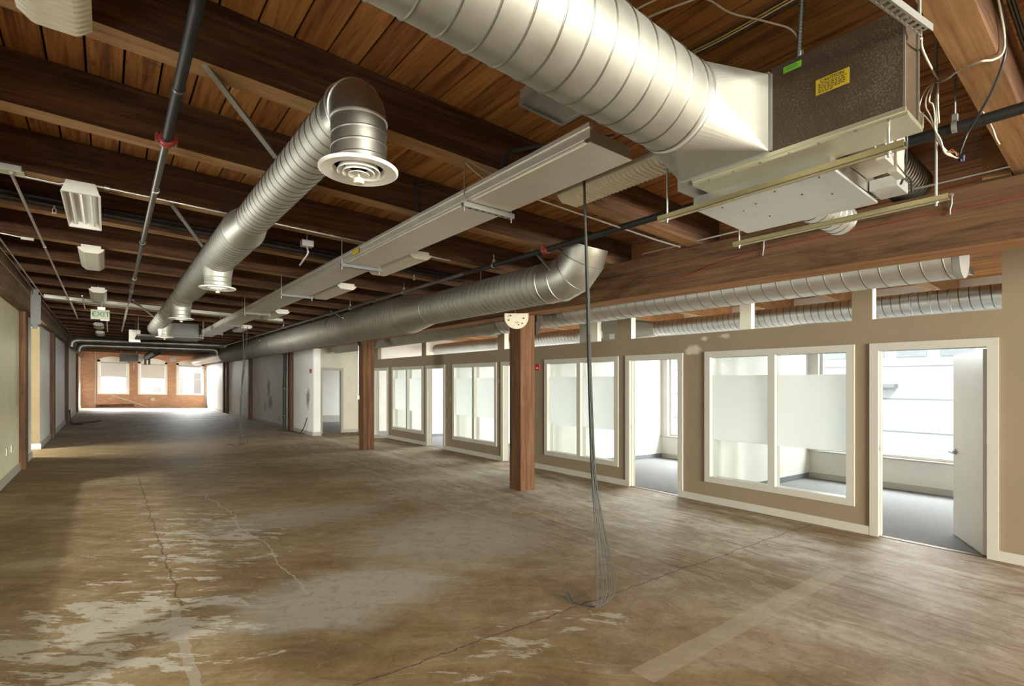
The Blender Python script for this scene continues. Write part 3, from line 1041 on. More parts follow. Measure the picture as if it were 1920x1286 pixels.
MB().drum((4.93, 12.385, 1.145), (4.93, 12.353, 1.145), 0.03, 16).build('dial', M['white'], t2)

for y, lab in ((18.5, 'brown timber post in the white wall beside the black drain pipe'),
               (24.85, 'dark timber post in the far white wall, second past the drain pipe'),
               (30.45, 'timber post in the far white wall, one of a pair, nearer of the two'),
               (31.3, 'timber post in the far white wall, one of a pair, further of the two')):
    column(4.955, 5.078, y, y + 0.28, 2.588, M['dark_column'], lab, 'posts along the right wall')
for y, zt, lab, mt in ((12.02, 2.75, 'reddish timber post in the left wall, nearest the camera, under the steel tie plate', 'column'),
                       (18.12, 2.835, 'dark timber post in the left wall, just past the corridor opening', 'dark_column'),
                       (24.22, 2.885, 'dark timber post in the left wall with black cords at its foot', 'dark_column'),
                       (32.45, 2.895, 'wide reddish timber post in the left wall, closest to the brick end wall', 'column')):
    column(XL + 0.002, XL + 0.09, y, y + 0.30, zt, M[mt], lab, 'posts along the left wall')

b = MB()
xg = XG + 0.142
b.hexa([(xg, 12.02, 2.50), (xg + 0.012, 12.02, 2.50), (xg + 0.012, 12.26, 2.50), (xg, 12.26, 2.50),
        (xg, 11.98, 3.05), (xg + 0.012, 11.98, 3.05), (xg + 0.012, 12.30, 3.05), (xg, 12.30, 3.05)])
b.box(xg, xg + 0.012, 12.08, 12.20, 3.05, 3.16)
b.box(xg, xg + 0.13, 11.985, 11.997, 2.54, 3.05)
b.box(xg + 0.03, xg + 0.10, 11.985, 11.997, 3.05, 3.14)
b.box(xg + 0.02, xg + 0.09, 11.985, 11.997, 2.46, 2.54)
for z, y in ((2.60, 12.14), (2.72, 12.08), (2.78, 12.2), (2.92, 12.08), (2.98, 12.22)):
    b.drum((xg + 0.01, y, z), (xg + 0.03, y, z), 0.018, 8)
tag(b.build('tie_plate', M['grey_box']), 'grey bolted steel tie plate where the left girder meets the nearest left post', 'bracket')

# ------------------------------------------------------------------ round ducts
def diffuser(parent, c, r=0.19, neck=0.12):
    # round ceiling diffuser: flared rim and stepped inner cones
    x, y, z = c
    b = MB()
    b.lathe([(neck, 0.025), (neck + 0.012, 0.0), (r - 0.01, -0.006), (r, 0.0), (r, 0.008), (neck, 0.03)], c, (0, 0, 1), 48)
    rim = b.build('diffuser', M['white'], parent)
    MB().disc((x, y, z + 0.05), (0, 0, -1), neck - 0.002, 32).build('throat', M['void'], rim)
    for k, (ra, rb) in enumerate(((0.093, 0.106), (0.066, 0.080), (0.0, 0.053))):
        s = neck / 0.12
        ra, rb = ra * s, rb * s
        zz = -0.008 - 0.006 * k
        q = MB()
        q.lathe([(max(ra - 0.02, 0.001), 0.028 + zz), (ra + 0.004 if ra else 0.02, 0.012 + zz), (rb, zz), (rb, zz + 0.003), (max(ra, 0.001), 0.032 + zz)], c, (0, 0, 1), 40)
        q.build('cone', M['white'], rim)
    return rim

DX, DZ = 0.98, 2.940     # axis of the left duct
t = thing('spiral_duct', (DX, 4.0, DZ), 'left spiral duct, its near elbow ending in a white round diffuser', 'duct')
ELB = [(DX, 2.63, DZ), (DX, 2.545, DZ), (DX, 2.495, DZ - 0.014), (DX, 2.459, DZ - 0.050), (DX, 2.445, DZ - 0.100), (DX, 2.445, DZ - 0.145)]
tl = t
MB().spiral((DX, 2.63, DZ), (DX, 4.80, DZ), 0.133, 0.098, 0.0035, 48).build('narrow_length', M['galv'], t)
b = MB()
b.tube(ELB, 0.134, 48, caps=False)
o = b.build('elbow', M['galv_dark'], t)
b = MB()
for p, dr in ((ELB[1], (0, 1, 0)), (ELB[2], (0, 0.85, 0.5)), (ELB[4], (0, 0, 1))):
    dv = Vector(dr).normalized() * 0.006
    b.lathe([(0.134, -0.008), (0.140, -0.004), (0.140, 0.004), (0.134, 0.008)], p, dr, 48)
b.build('seam', M['galv_bright'], o)
zb = 2.600
o = MB().spiral((DX, 2.445, DZ - 0.145), (DX, 2.445, zb + 0.01), 0.133, 0.062, 0.003, 48).build('drop', M['galv_dark'], t)
rim = diffuser(t, (DX, 2.445, zb - 0.005), 0.192, 0.118)
b = MB()
b.lathe([(0.0, -0.062), (0.022, -0.062), (0.026, -0.055), (0.026, -0.04), (0.018, -0.034), (0.006, -0.03), (0.004, 0.0)], (DX, 2.445, zb - 0.005), (0, 0, 1), 16)
b.build('sensor_knob', M['bulb'], rim)
def reducer(parent, x, z, y0, y1, r0, r1, mat, n=48, beads=True):
    b = MB()
    b.lathe([(r0, 0), (r0 + 0.004, 0.006), (r0, 0.02), (r1, (y1 - y0) - 0.06), (r1, y1 - y0 - 0.02), (r1 + 0.004, y1 - y0 - 0.006), (r1, y1 - y0)], (x, y0, z), (0, 1, 0), n)
    return b.build('reducer', mat, parent)
reducer(t, DX, DZ, 4.80, 5.16, 0.133, 0.176, M['reducer'])
MB().spiral((DX, 5.16, DZ), (DX, 8.95, DZ), 0.176, 0.098, 0.0035, 48).build('wide_length', M['galv'], t)
reducer(t, DX, DZ, 8.95, 9.30, 0.176, 0.156, M['reducer'])
MB().spiral((DX, 9.30, DZ), (DX, 16.3, DZ), 0.156, 0.60, 0.004, 48).build('far_length', M['galv'], t)
for yd, r in ((6.55, 0.135), (10.15, 0.135), (14.6, 0.13)):
    xd = DX + (0.0 if yd < 14 else 0.10)
    b = MB()
    rr = 0.176 if yd < 9 else 0.156
    b.lathe([(r + 0.03, DZ - 0.02), (r + 0.015, DZ - rr * 0.8), (r, DZ - rr - 0.05), (r, 2.605)], (xd, yd, 0), (0, 0, 1), 40)
    for z in (2.66, DZ - rr - 0.05):
        b.lathe([(r, z - 0.006), (r + 0.004, z), (r, z + 0.006)], (xd, yd, 0), (0, 0, 1), 40)
    b.build('drop', M['galv'], t)
    rim = diffuser(t, (xd, yd, 2.600), 0.185, 0.118)
    b = MB()
    b.lathe([(0.0, -0.05), (0.020, -0.05), (0.024, -0.035), (0.006, -0.028), (0.004, 0.0)], (xd, yd, 2.6), (0, 0, 1), 12)
    b.build('sensor_knob', M['bulb'], rim)

for y, r in ((4.34, 0.133), (8.10, 0.176), (11.9, 0.156)):
    MB().rod((DX - 0.03, y, DZ + r - 0.01), (DX - 0.03, y, zf(DX - 0.03, 3.21)), 0.005, 6).build('hanger_rod', M['strut'], tl)

# huge duct crossing overhead to the air handler (level with the falling joists)
RD = 0.216
yc = 1.47
def zc(x):
    return zf(x, 2.992)
t = thing('spiral_duct', (1.0, yc, zc(1.0)), 'huge spiral duct crossing overhead at the top of the view into the air handler', 'duct')
MB().spiral((-1.05, yc, zc(-1.05)), (2.22, yc, zc(2.22)), RD, 0.128, 0.0045, 64).build('duct_length', M['galv_big'], t)
MB().disc((-1.05, yc, zc(-1.05)), (-1, 0, 0), RD).build('end_cap', M['galv_dark'], t)
b = MB()
b.lathe([(RD, -0.02), (RD + 0.006, -0.014), (RD + 0.006, -0.004), (RD, 0.002)], (2.22, yc, zc(2.22)), (1, 0, -SLOPE), 64)
b.build('collar', M['galv_bright'], t)
b = MB()        # round to square transition
N = 64
ca, cb = 2.22, 2.585


def square_to_round(b, circ, corners):
    # circ: points round the circle from angle 0; corners at 45, 135, 225 and 315 degrees
    n = len(circ)
    q = n // 4
    for k in range(4):
        base = len(b.v)
        for j in range(q):
            b.face([circ[(k * q + j) % n], circ[(k * q + j + 1) % n], corners[k]], 0, False)
        b.face([circ[(k * q + q) % n], corners[(k + 1) % 4], corners[k]], 0)


circ = [(ca, yc + RD * math.cos(2 * PI * j / N), zc(ca) + RD * math.sin(2 * PI * j / N)) for j in range(N)]
y0, y1, z0, z1 = 1.175, 1.675, 2.70, 3.085
square_to_round(b, circ, [(cb, y1, z1), (cb, y0, z1), (cb, y0, z0), (cb, y1, z0)])
b.build('transition', M['galv_big'], t)
b = MB()
for p, q, s in (((y0, z0), (y1, z0), 0), ((y0, z1), (y1, z1), 0), ((y0, z0), (y0, z1), 1), ((y1, z0), (y1, z1), 1)):
    b.beam((cb + 0.005, p[0], p[1]), (cb + 0.005, q[0], q[1]), 0.022, 0.022)
b.build('flange', M['strut'], t)

# air handler: filter plenum in front, fan coil box behind
t = thing('air_handler', (2.9, 1.1, 2.62), 'sheet metal air handler with caution sticker hung at the upper right', 'air handler')
b = MB()
b.box(2.600, 2.815, 0.635, 1.17, 2.685, 3.115)
b.build('plenum', M['dark_metal'], t)
b = MB()
b.box(2.802, 2.818, 0.626, 0.634, 2.70, 3.115)
b.box(2.60, 2.614, 0.626, 0.634, 2.70, 3.115)
b.build('corner_post', M['galv_dark'], t)
b = MB()
b.box(2.588, 2.820, 0.615, 1.60, 2.655, 2.676)
b.box(2.580, 2.600, 0.62, 1.60, 2.672, 2.690)
b.hexa([(2.80, 0.612, 2.655), (2.822, 0.612, 2.672), (2.822, 0.66, 2.672), (2.80, 0.66, 2.655), (2.80, 0.612, 2.672), (2.822, 0.612, 2.74), (2.822, 0.66, 2.74), (2.80, 0.66, 2.672)])
b.build('bottom_flange', M['flange'], t)
for y in (0.68, 0.80, 0.95, 1.08, 1.22, 1.36, 1.50):
    MB().drum((2.588, y, 2.657), (2.583, y, 2.657), 0.006, 8).build('screw', M['galv_dark'], t)
b = MB()
b.box(2.83, 3.43, 0.97, 1.73, 2.655, 3.06)
b.box(3.30, 3.43, 1.05, 1.43, 3.06, 3.40)
b.box(2.64, 2.83, 1.19, 1.73, 2.675, 3.06)
b.build('fan_coil_box', M['galv_dark'], t)
b = MB()
b.hexa([(2.752, 0.955, 2.588), (3.435, 0.955, 2.566), (3.435, 1.705, 2.566), (2.752, 1.705, 2.588), (2.752, 0.955, 2.602), (3.435, 0.955, 2.580), (3.435, 1.705, 2.580), (2.752, 1.705, 2.602)])
pan = b.build('bottom_panel', M['galv_bright'], t)
for x, y in ((2.86, 1.57), (2.94, 1.41), (3.00, 1.51), (2.84, 1.26), (2.99, 1.18), (3.20, 1.45), (3.10, 1.07), (2.82, 1.03)):
    z = 2.588 - (x - 2.752) * 0.0322
    MB().drum((x, y, z), (x, y, z - 0.004), 0.006, 8).build('screw', M['dark_metal'], pan)
MB().box(2.76, 3.425, 0.962, 1.70, 2.602, 2.655).build('drain_pan', M['galv_dark'], t)
b = MB()
b.hexa([(3.02, 0.97, 2.68), (2.98, 0.84, 2.68), (3.27, 0.83, 2.67), (3.29, 0.96, 2.67), (3.02, 0.97, 2.76), (2.98, 0.84, 2.76), (3.27, 0.83, 2.75), (3.29, 0.96, 2.75)])
b.build('motor_cover', M['tray'], t)
b = MB()
b.box(3.30, 3.50, 0.83, 0.955, 2.60, 2.66)
b.build('control_box', M['galv_bright'], t)
b = MB()
b.box(2.86, 2.99, 0.765, 0.80, 2.60, 2.76)
b.box(3.02, 3.16, 0.76, 0.795, 2.58, 2.80)
b.build('junction_plate', M['tray'], t)
b = MB()
b.tube(smooth_path([(2.98, 0.73, 2.78), (2.93, 0.70, 2.70), (3.0, 0.72, 2.62), (3.12, 0.75, 2.60), (3.25, 0.80, 2.585)]), 0.006, 6)
b.tube(smooth_path([(3.16, 0.80, 2.64), (3.24, 0.76, 2.60), (3.36, 0.78, 2.56)]), 0.005, 6)
b.build('wiring', M['black'], t)

def text_obj(name, body, size, mat, parent, loc, rot, align='CENTER', extrude=0.0005, bold=0.0):
    cu = bpy.data.curves.new(name, 'FONT')
    cu.body = body
    cu.size = size
    cu.align_x = align
    cu.align_y = 'CENTER'
    cu.extrude = extrude
    cu.offset = bold
    tmp = bpy.data.objects.new(name, cu)
    COL.objects.link(tmp)
    bpy.context.view_layer.update()
    dg = bpy.context.evaluated_depsgraph_get()
    me = bpy.data.meshes.new_from_object(tmp.evaluated_get(dg))
    bpy.data.objects.remove(tmp)
    Mx = Matrix.Translation(loc) @ rot.to_4x4()
    me.transform(Mx)
    off = Vector((0, 0, 0))
    q = parent
    while q is not None:
        off += Vector(q.location)
        q = q.parent
    me.transform(Matrix.Translation(-off))
    me.materials.clear()
    me.materials.append(mat)
    o = bpy.data.objects.new(name, me)
    COL.objects.link(o)
    o.parent = parent
    return o

# rotation that lays text on a face looking towards -X (reads with Y decreasing to the right)
ROT_NX = Matrix(((0, 0, -1), (-1, 0, 0), (0, 1, 0)))
ROT_NY = Matrix(((1, 0, 0), (0, 0, -1), (0, 1, 0)))
st = MB().box(2.5975, 2.6, 0.829, 0.966, 2.889, 2.960).build('caution_sticker', M['yellow_label'], t)
st['label'] = 'yellow caution sticker'
text_obj('lettering', 'CAUTION', 0.022, M['black'], st, (2.597, 0.8975, 2.947), ROT_NX)
b = MB()
for k in range(6):
    yy, z = 0.955, 2.934 - k * 0.0075
    while yy > (0.845 if k < 5 else 0.90):
        w = rnd.uniform(0.006, 0.017)
        b.box(2.5968, 2.5974, yy - w, yy, z - 0.0018, z + 0.0018)
        yy -= w + 0.004
b.build('fine_print', M['black'], st)
st = MB().box(2.5975, 2.6, 1.029, 1.112, 3.061, 3.091).build('inspection_sticker', M['green_label'], t)
st['label'] = 'small green sticker'
b = MB()
for k in range(2):
    b.box(2.5968, 2.5974, 1.045, 1.098, 3.082 - k * 0.009, 3.085 - k * 0.009)
b.build('fine_print', M['green'], st)

# trapeze struts and rods that carry the air handler
def strut_hanger(name, a, b2, rods, ztop, mat, label, group, sz=0.041):
    t = thing(name, a, label, 'hanger', group)
    a, b2 = Vector(a), Vector(b2)
    q = MB()
    q.beam(a + Vector((0, 0, -0.013)), b2 + Vector((0, 0, -0.013)), sz, 0.004)
    d = (b2 - a).normalized()
    s = d.cross(Vector((0, 0, 1))).normalized() * (sz / 2 - 0.002)
    for sg in (-1, 1):
        q.beam(a + s * sg, b2 + s * sg, 0.004, 0.03)
        q.beam(a + s * sg * 0.72 + Vector((0, 0, 0.013)), b2 + s * sg * 0.72 + Vector((0, 0, 0.013)), 0.012, 0.003)
    q.build('channel', mat, t)
    for p in rods:
        p = Vector(p)
        MB().rod((p.x, p.y, p.z - 0.035), (p.x, p.y, ztop if not callable(ztop) else ztop(p.x)), 0.006, 8).build('hanger_rod', M['strut'], t)
        MB().drum((p.x, p.y, p.z - 0.020), (p.x, p.y, p.z - 0.012), 0.012, 6).build('nut', M['strut'], t)
    return t
strut_hanger('strut_hanger', (2.70, 1.90, 2.563), (2.66, 0.64, 2.563), [(2.697, 1.84, 2.563), (2.664, 0.70, 2.563)], lambda x: 2.656 if x < 2.68 else zf(x, 3.54), M['zinc_gold'],
             'gold zinc strut under the air handler, on its left side', 'air handler struts')
strut_hanger('strut_hanger', (3.565, 1.87, 2.545), (3.54, 0.66, 2.545), [(3.562, 1.83, 2.545), (3.545, 0.715, 2.545)], lambda x: zf(x, 3.54), M['zinc_gold'],
             'gold zinc strut under the air handler, on its right side by the girder', 'air handler struts')
t = thing('perforated_strut', (2.6, 0.64, 3.12), 'perforated zinc strut end poking in at the top right', 'hanger')
a0, b0 = Vector((2.20, 0.645, 3.0)), Vector((2.672, 0.568, 2.998))
d = (b0 - a0).normalized()
s = d.cross(Vector((0, 0, 1))).normalized()
q = MB()
for k in range(14):
    p0, p1 = a0 + d * (0.04 * k), a0 + d * (0.04 * k + 0.040)
    if p1.x > b0.x:
        break
    m0, m1 = a0 + d * (0.04 * k + 0.009), a0 + d * (0.04 * k + 0.031)
    q.beam(p0, m0, 0.041, 0.003)
    q.beam(m1, p1, 0.041, 0.003)
    for sg in (-1, 1):
        q.beam(m0 + s * sg * 0.0165, m1 + s * sg * 0.0165, 0.008, 0.003)
for sg in (-1, 1):
    q.beam(a0 + s * sg * 0.019 + Vector((0, 0, 0.015)), b0 + s * sg * 0.019 + Vector((0, 0, 0.015)), 0.003, 0.03)
q.build('channel', M['strut'], t)
for f in (0.22, 0.86):
    p = a0 + (b0 - a0) * f
    MB().rod(p - Vector((0, 0, 0.0)), (p.x, p.y, zf(p.x, 3.535)), 0.006, 8).build('hanger_rod', M['strut'], t)

# return ducts going from the air handler over the girder
t = thing('ribbed_duct', (3.6, 1.24, 3.24), 'ribbed duct, coloured dark for shade, leaving the air handler at the right edge', 'duct')
MB().spiral((3.43, 1.24, 3.245), (5.30, 1.24, 3.195), 0.150, 0.055, 0.006, 40).build('duct_length', M['dark_metal'], t)  # dark sheet colour stands in for the duct being unlit
MB().disc((5.30, 1.24, 3.195), (1, 0, 0), 0.150, 40).build('end_cap', M['dark_metal'], t)
t = thing('round_duct_collar', (3.7, 1.36, 2.7), 'short white round duct hanging low behind the right gold strut', 'duct')
MB().spiral((3.44, 1.36, 2.70), (4.10, 1.36, 2.70), 0.105, 0.09, 0.003, 32).build('duct_length', M['galv_bright'], t)
MB().disc((4.10, 1.36, 2.70), (1, 0, 0), 0.105).build('end_cap', M['galv_bright'], t)

# right duct along the girder
RX, RZ = 4.02, 2.695
t = thing('spiral_duct', (RX, 10.0, RZ), 'long spiral duct running beside the right girder, with an upturned elbow at its near end', 'duct')
MB().spiral((RX, 4.30, RZ), (RX, 7.05, RZ), 0.236, 0.105, 0.0035, 56).build('narrow_length', M['galv'], t)
reducer(t, RX, RZ + 0.0, 7.05, 7.80, 0.236, 0.325, M['reducer'], 56)
MB().spiral((RX, 7.80, RZ), (RX, 24.6, RZ), 0.325, 0.118, 0.0045, 56).build('wide_length', M['galv'], t)
ELR = [(RX, 4.32, RZ), (RX, 4.12, RZ), (RX, 3.93, RZ + 0.05), (RX, 3.80, RZ + 0.17), (RX, 3.745, RZ + 0.31)]
b = MB()
b.tube(ELR, 0.238, 56, caps=False)
o = b.build('elbow', M['reducer'], t)
b = MB()
for p, dr in ((ELR[0], (0, 1, 0)), (ELR[1], (0, 0.99, -0.1)), (ELR[2], (0, 0.86, -0.5)), (ELR[3], (0, 0.55, -0.83))):
    b.lathe([(0.238, -0.007), (0.244, -0.003), (0.244, 0.003), (0.238, 0.007)], p, dr, 56)
b.build('seam', M['galv_dark'], o)
for y in (11.1, 16.0, 19.5, 22.0):
    b = MB()
    b.lathe([(0.329, -0.02), (0.336, -0.015), (0.336, 0.015), (0.329, 0.02)], (RX, y, RZ), (0, 1, 0), 56)
    b.build('band', M['galv_dark'], t)
b = MB()
b.lathe([(0.325, 0), (0.25, 0.5), (0.25, 9.5), (0.0, 9.5)], (RX, 24.6, RZ + 0.02), (0, 1, 0), 48)
b.build('tapered_end', M['galv_bright'], t)
for y in (5.64, 9.42, 13.15, 16.9):
    MB().rod((RX - 0.05, y, RZ + (0.236 if y < 7 else 0.325) - 0.01), (RX - 0.05, y, zf(RX - 0.05, 3.21)), 0.006, 6).build('hanger_rod', M['strut'], t)

# duct behind the girder, with its capped near end and a flexible stub
HX, HZ = 5.84, 2.66
t = thing('spiral_duct', (HX, 6.0, HZ), 'spiral duct running behind the girder above the partition, capped at its near end', 'duct')
MB().spiral((HX, 1.02, HZ), (HX, 7.55, HZ), 0.205, 0.155, 0.0035, 48).build('duct_length', M['galv_bright'], t)
b = MB()
b.disc((HX, 0.985, HZ), (0, -1, 0), 0.209, 40)
b.lathe([(0.209, 0), (0.209, 0.05), (0.205, 0.055)], (HX, 0.985, HZ), (0, 1, 0), 48)
b.build('end_cap', M['steel_band'], t)
b = MB()
b.tube([(HX, 7.56, HZ), (HX, 7.72, HZ), (HX - 0.03, 7.90, HZ - 0.03), (HX - 0.05, 8.05, HZ - 0.02), (HX - 0.05, 8.2, HZ)], 0.21, 48, caps=False)
b.build('elbow', M['reducer'], t)
MB().spiral((HX - 0.05, 8.18, HZ), (HX - 0.05, 16.3, HZ), 0.20, 0.118, 0.0045, 48).build('far_length', M['galv'], t)

# duct inside the offices
t = thing('spiral_duct', (8.45, 4.0, 2.59), 'spiral duct inside the offices, seen through the openings over the partition', 'duct')
MB().spiral((8.45, -1.0, 2.59), (8.45, 6.0, 2.59), 0.145, 0.10, 0.0035, 40).build('duct_length', M['galv_bright'], t)
for y in (1.55, 1.75, 1.95):
    b = MB()
    b.lathe([(0.146, -0.015), (0.154, -0.01), (0.154, 0.01), (0.146, 0.015)], (8.45, y, 2.59), (0, 1, 0), 40)
    b.build('band', M['galv_bright'], t)
b = MB()
ra, rb = [], []
for j in range(40):
    a = 2 * PI * j / 40
    cy, cz = math.cos(a), math.sin(a)
    m = max(abs(cy), abs(cz))
    ra.append((8.45 + 0.145 * cy, 6.0, 2.59 + 0.145 * cz))
    rb.append((8.45 + 0.30 * cy / m, 6.55, 2.59 + 0.22 * cz / m))
b.rings([ra, rb])
b.build('transition', M['galv'], t)
t = thing('fan_coil_unit', (8.45, 7.1, 2.59), 'grey fan coil box with white labels over the second office', 'air handler')
MB().box(8.10, 8.80, 6.56, 7.75, 2.35, 2.83).build('housing', M['galv'], t)
b = MB()
b.box(8.09, 8.10, 6.78, 6.90, 2.42, 2.52)
b.box(8.06, 8.10, 7.10, 7.26, 2.46, 2.60)
b.build('label_plate', M['white'], t)
t = thing('spiral_duct', (8.3, 9.5, 2.55), 'bright spiral duct seen through the opening just right of the nearest column', 'duct')
MB().spiral((8.45, 7.76, 2.59), (8.45, 14.5, 2.59), 0.17, 0.10, 0.0035, 40).build('duct_length', M['galv_bright'], t)
MB().disc((8.45, 14.5, 2.59), (0, 1, 0), 0.17).build('end_cap', M['galv'], t)

# ------------------------------------------------------------------ flat sheet metal duct on trapezes
TX0, TX1, TZ0, TZ1 = 2.055, 2.44, 2.868, 2.955
t = thing('flat_sheet_metal_duct', (2.25, 3.0, 2.87), 'long flat sheet metal duct hung on trapezes down the middle of the room', 'duct')
b = MB()
b.box(TX0, TX1, 1.93, 17.2, TZ0, TZ1)
b.build('casing', M['tray'], t)
b = MB()
b.box(TX0 - 0.012, TX0 + 0.02, 1.885, 17.2, TZ1 - 0.022, TZ1 + 0.003)
b.box(TX0 - 0.004, TX0, 1.885, 17.2, TZ0 + 0.012, TZ1 - 0.02)
b.build('side_rail', M['tray'], t)
b = MB()
b.box(TX0 + 0.02, TX1 - 0.005, 1.90, 17.2, TZ0 - 0.006, TZ0 + 0.0)
b.build('bottom_panel', M['tray'], t)
st = MB().box(TX0 - 0.016, TX0 - 0.0125, 5.10, 5.27, 2.885, 2.94).build('warning_sticker', M['yellow_label'], t)
st['label'] = 'small yellow sticker'
TRY = [3.10, 5.56, 8.04, 10.62, 13.2, 15.8]
for k, y in enumerate(TRY):
    tt = thing('trapeze_hanger', (2.25, y, 2.85), 'zinc trapeze under the flat duct, %s from the camera' % ORD[k], 'hanger', 'flat duct trapezes')
    q = MB()
    xa, xb = TX0 - 0.035, TX1 + 0.05
    z = TZ0 - 0.028
    q.box(xa, xb, y - 0.0205, y - 0.0175, z - 0.018, z + 0.018)
    q.box(xa, xb, y + 0.0175, y + 0.0205, z - 0.018, z + 0.018)
    q.box(xa, xb, y - 0.0175, y + 0.0175, z - 0.018, z - 0.015)
    q.build('channel', M['strut' if k == 0 else 'grey_box'], tt)
    q = MB()
    for j in range(7):
        xs = xa + 0.05 + j * 0.06
        q.box(xs, xs + 0.028, y - 0.006, y + 0.006, z - 0.0195, z - 0.0182)
    q.build('slot', M['void'], tt)
    for xr in (xa + 0.015, xb - 0.018):
        MB().rod((xr, y, z - 0.05), (xr, y, zf(xr, 3.21)), 0.005, 8).build('hanger_rod', M['strut'], tt)

# ------------------------------------------------------------------ fluorescent fixtures
def fixture(x, y0, y1, w, zb, label, kind='smooth', group='ceiling light fixtures'):
    t = thing('ceiling_light', (x, (y0 + y1) / 2, zb), label, 'light', group)
    zt = zf(x, 3.21) - 0.002
    h0 = zb + 0.075
    b = MB()
    b.box(x - w / 2 + 0.03, x + w / 2 - 0.03, y0 + 0.006, y1 - 0.006, h0 - 0.02, max(h0 + 0.02, h0))
    b.build('body', M['white'], t)
    if zt > h0 + 0.021:
        b = MB()
        for yy in (y0 + 0.2, y1 - 0.2):
            b.rod((x, yy, h0 + 0.01), (x, yy, zt), 0.006, 6)
        b.build('hanger', M['strut'], t)
    # wraparound lens: an eight sided trough, closed at both ends
    prof = [(-w / 2, 0.062), (-w / 2, 0.045), (-w / 2 + 0.045, 0.006), (-w / 2 + 0.06, 0.0), (w / 2 - 0.06, 0.0), (w / 2 - 0.045, 0.006), (w / 2, 0.045), (w / 2, 0.062)]
    if kind == 'open':
        b = MB()
        pr = [(-w / 2, 0.0), (-w / 2 + 0.02, 0.07), (-0.04, 0.066), (0.0, 0.035), (0.04, 0.066), (w / 2 - 0.02, 0.07), (w / 2, 0.0)]
        for (xa, za), (xb, zb2) in zip(pr, pr[1:]):
            b.face([(x + xa, y0 + 0.03, zb + za), (x + xb, y0 + 0.03, zb + zb2), (x + xb, y1 - 0.03, zb + zb2), (x + xa, y1 - 0.03, zb + za)])
        b.build('reflector', M['white'], t)
        for ye, sg in ((y0, 1), (y1, -1)):
            b = MB()
            ya, yb = sorted((ye, ye + 0.03 * sg))
            b.hexa([(x - w / 2, ya, zb - 0.002), (x + w / 2, ya, zb - 0.002), (x + w / 2, yb, zb - 0.002), (x - w / 2, yb, zb - 0.002),
                    (x - w / 2 + 0.03, ya, zb + 0.09), (x + w / 2 - 0.03, ya, zb + 0.09), (x + w / 2 - 0.03, yb, zb + 0.09), (x - w / 2 + 0.03, yb, zb + 0.09)])
            b.build('end_plate', M['white'], t)
        for s in (-1, 1):
            b = MB()
            b.box(x + s * (w / 2) - 0.004, x + s * (w / 2) + 0.004, y0 + 0.03, y1 - 0.03, zb - 0.004, zb + 0.012)
            b.build('side_rail', M['white'], t)
            o = MB().rod((x + s * 0.066, y0 + 0.05, zb + 0.028), (x + s * 0.066, y1 - 0.05, zb + 0.028), 0.0125, 12).build('fluorescent_tube', M['tube_white'], t)
            b = MB()
            for yy in (y0 + 0.04, y1 - 0.04):
                b.box(x + s * 0.066 - 0.012, x + s * 0.066 + 0.012, yy - 0.012, yy + 0.012, zb + 0.01, zb + 0.06)
            b.build('lamp_holder', M['white'], o)
        return t
    b = MB()
    if kind == 'ribbed':
        n = int((y1 - y0) / 0.038)
        st = (y1 - y0) / n
        ysr = []
        for i in range(n):
            ya = y0 + i * st
            ysr += [(ya, 0.0), (ya + st * 0.55, 0.010), (ya + st * 0.999, 0.012)]
        ysr.append((y1, 0.0))
        rows = []
        for yy, lift in ysr:
            rows.append([(x + px, yy, zb + pz + (lift if pz < 0.04 else 0)) for px, pz in prof])
        b.rings(rows, 0, False, close=False)
    else:
        b.rings([[(x + px, yy, zb + pz) for px, pz in prof] for yy in (y0, y1)], 0, False, close=False)
    b.face([(x + px, y0, zb + pz) for px, pz in reversed(prof)])
    b.face([(x + px, y1, zb + pz) for px, pz in prof])
    b.build('lens', M['lens'], t)
    return t

XA = -0.165
fixture(-0.175, 1.90, 2.995, 0.25, 3.095, 'white ribbed light fixture cut off by the top left corner', 'ribbed')
fixture(XA, 5.42, 6.66, 0.245, 3.085, 'open light fixture with two bare tubes on the left ceiling', 'open')
fixture(-0.145, 7.85, 9.07, 0.245, 3.080, 'cream lensed light fixture next behind the open one with bare tubes')
fixture(-0.118, 11.25, 12.55, 0.245, 3.075, 'cream lensed light fixture just in front of the exit sign')
fixture(-0.175, 18.0, 19.3, 0.235, 3.080, 'small far light fixture just behind the exit sign, nearer of two')
fixture(-0.165, 20.9, 22.1, 0.240, 3.080, 'small far light fixture behind the exit sign, further of two')
XB = 2.90
fixture(2.945, 1.93, 2.93, 0.285, 2.985, 'white ribbed light fixture hanging between the flat duct and the air handler', 'ribbed')
fixture(XB - 0.02, 5.32, 6.50, 0.29, 2.985, 'white lensed light fixture right of the flat duct, beside its yellow sticker')
fixture(XB + 0.03, 7.78, 9.02, 0.30, 2.985, 'white lensed light fixture right of the flat duct, second past the yellow sticker')
fixture(XB + 0.02, 11.45, 12.65, 0.29, 2.985, 'white lensed light fixture right of the flat duct, third past the yellow sticker')
fixture(XB + 0.06, 15.2, 16.5, 0.29, 2.982, 'white lensed light fixture right of the flat duct, smallest and furthest')
fixture(8.10, 1.30, 2.55, 0.28, 2.83, 'ribbed light fixture over the nearest office, glowing below the capped duct', 'ribbed', 'office light fixtures')
fixture(7.65, 3.30, 4.50, 0.28, 2.86, 'ribbed light fixture over the office behind the long pier', 'ribbed', 'office light fixtures')

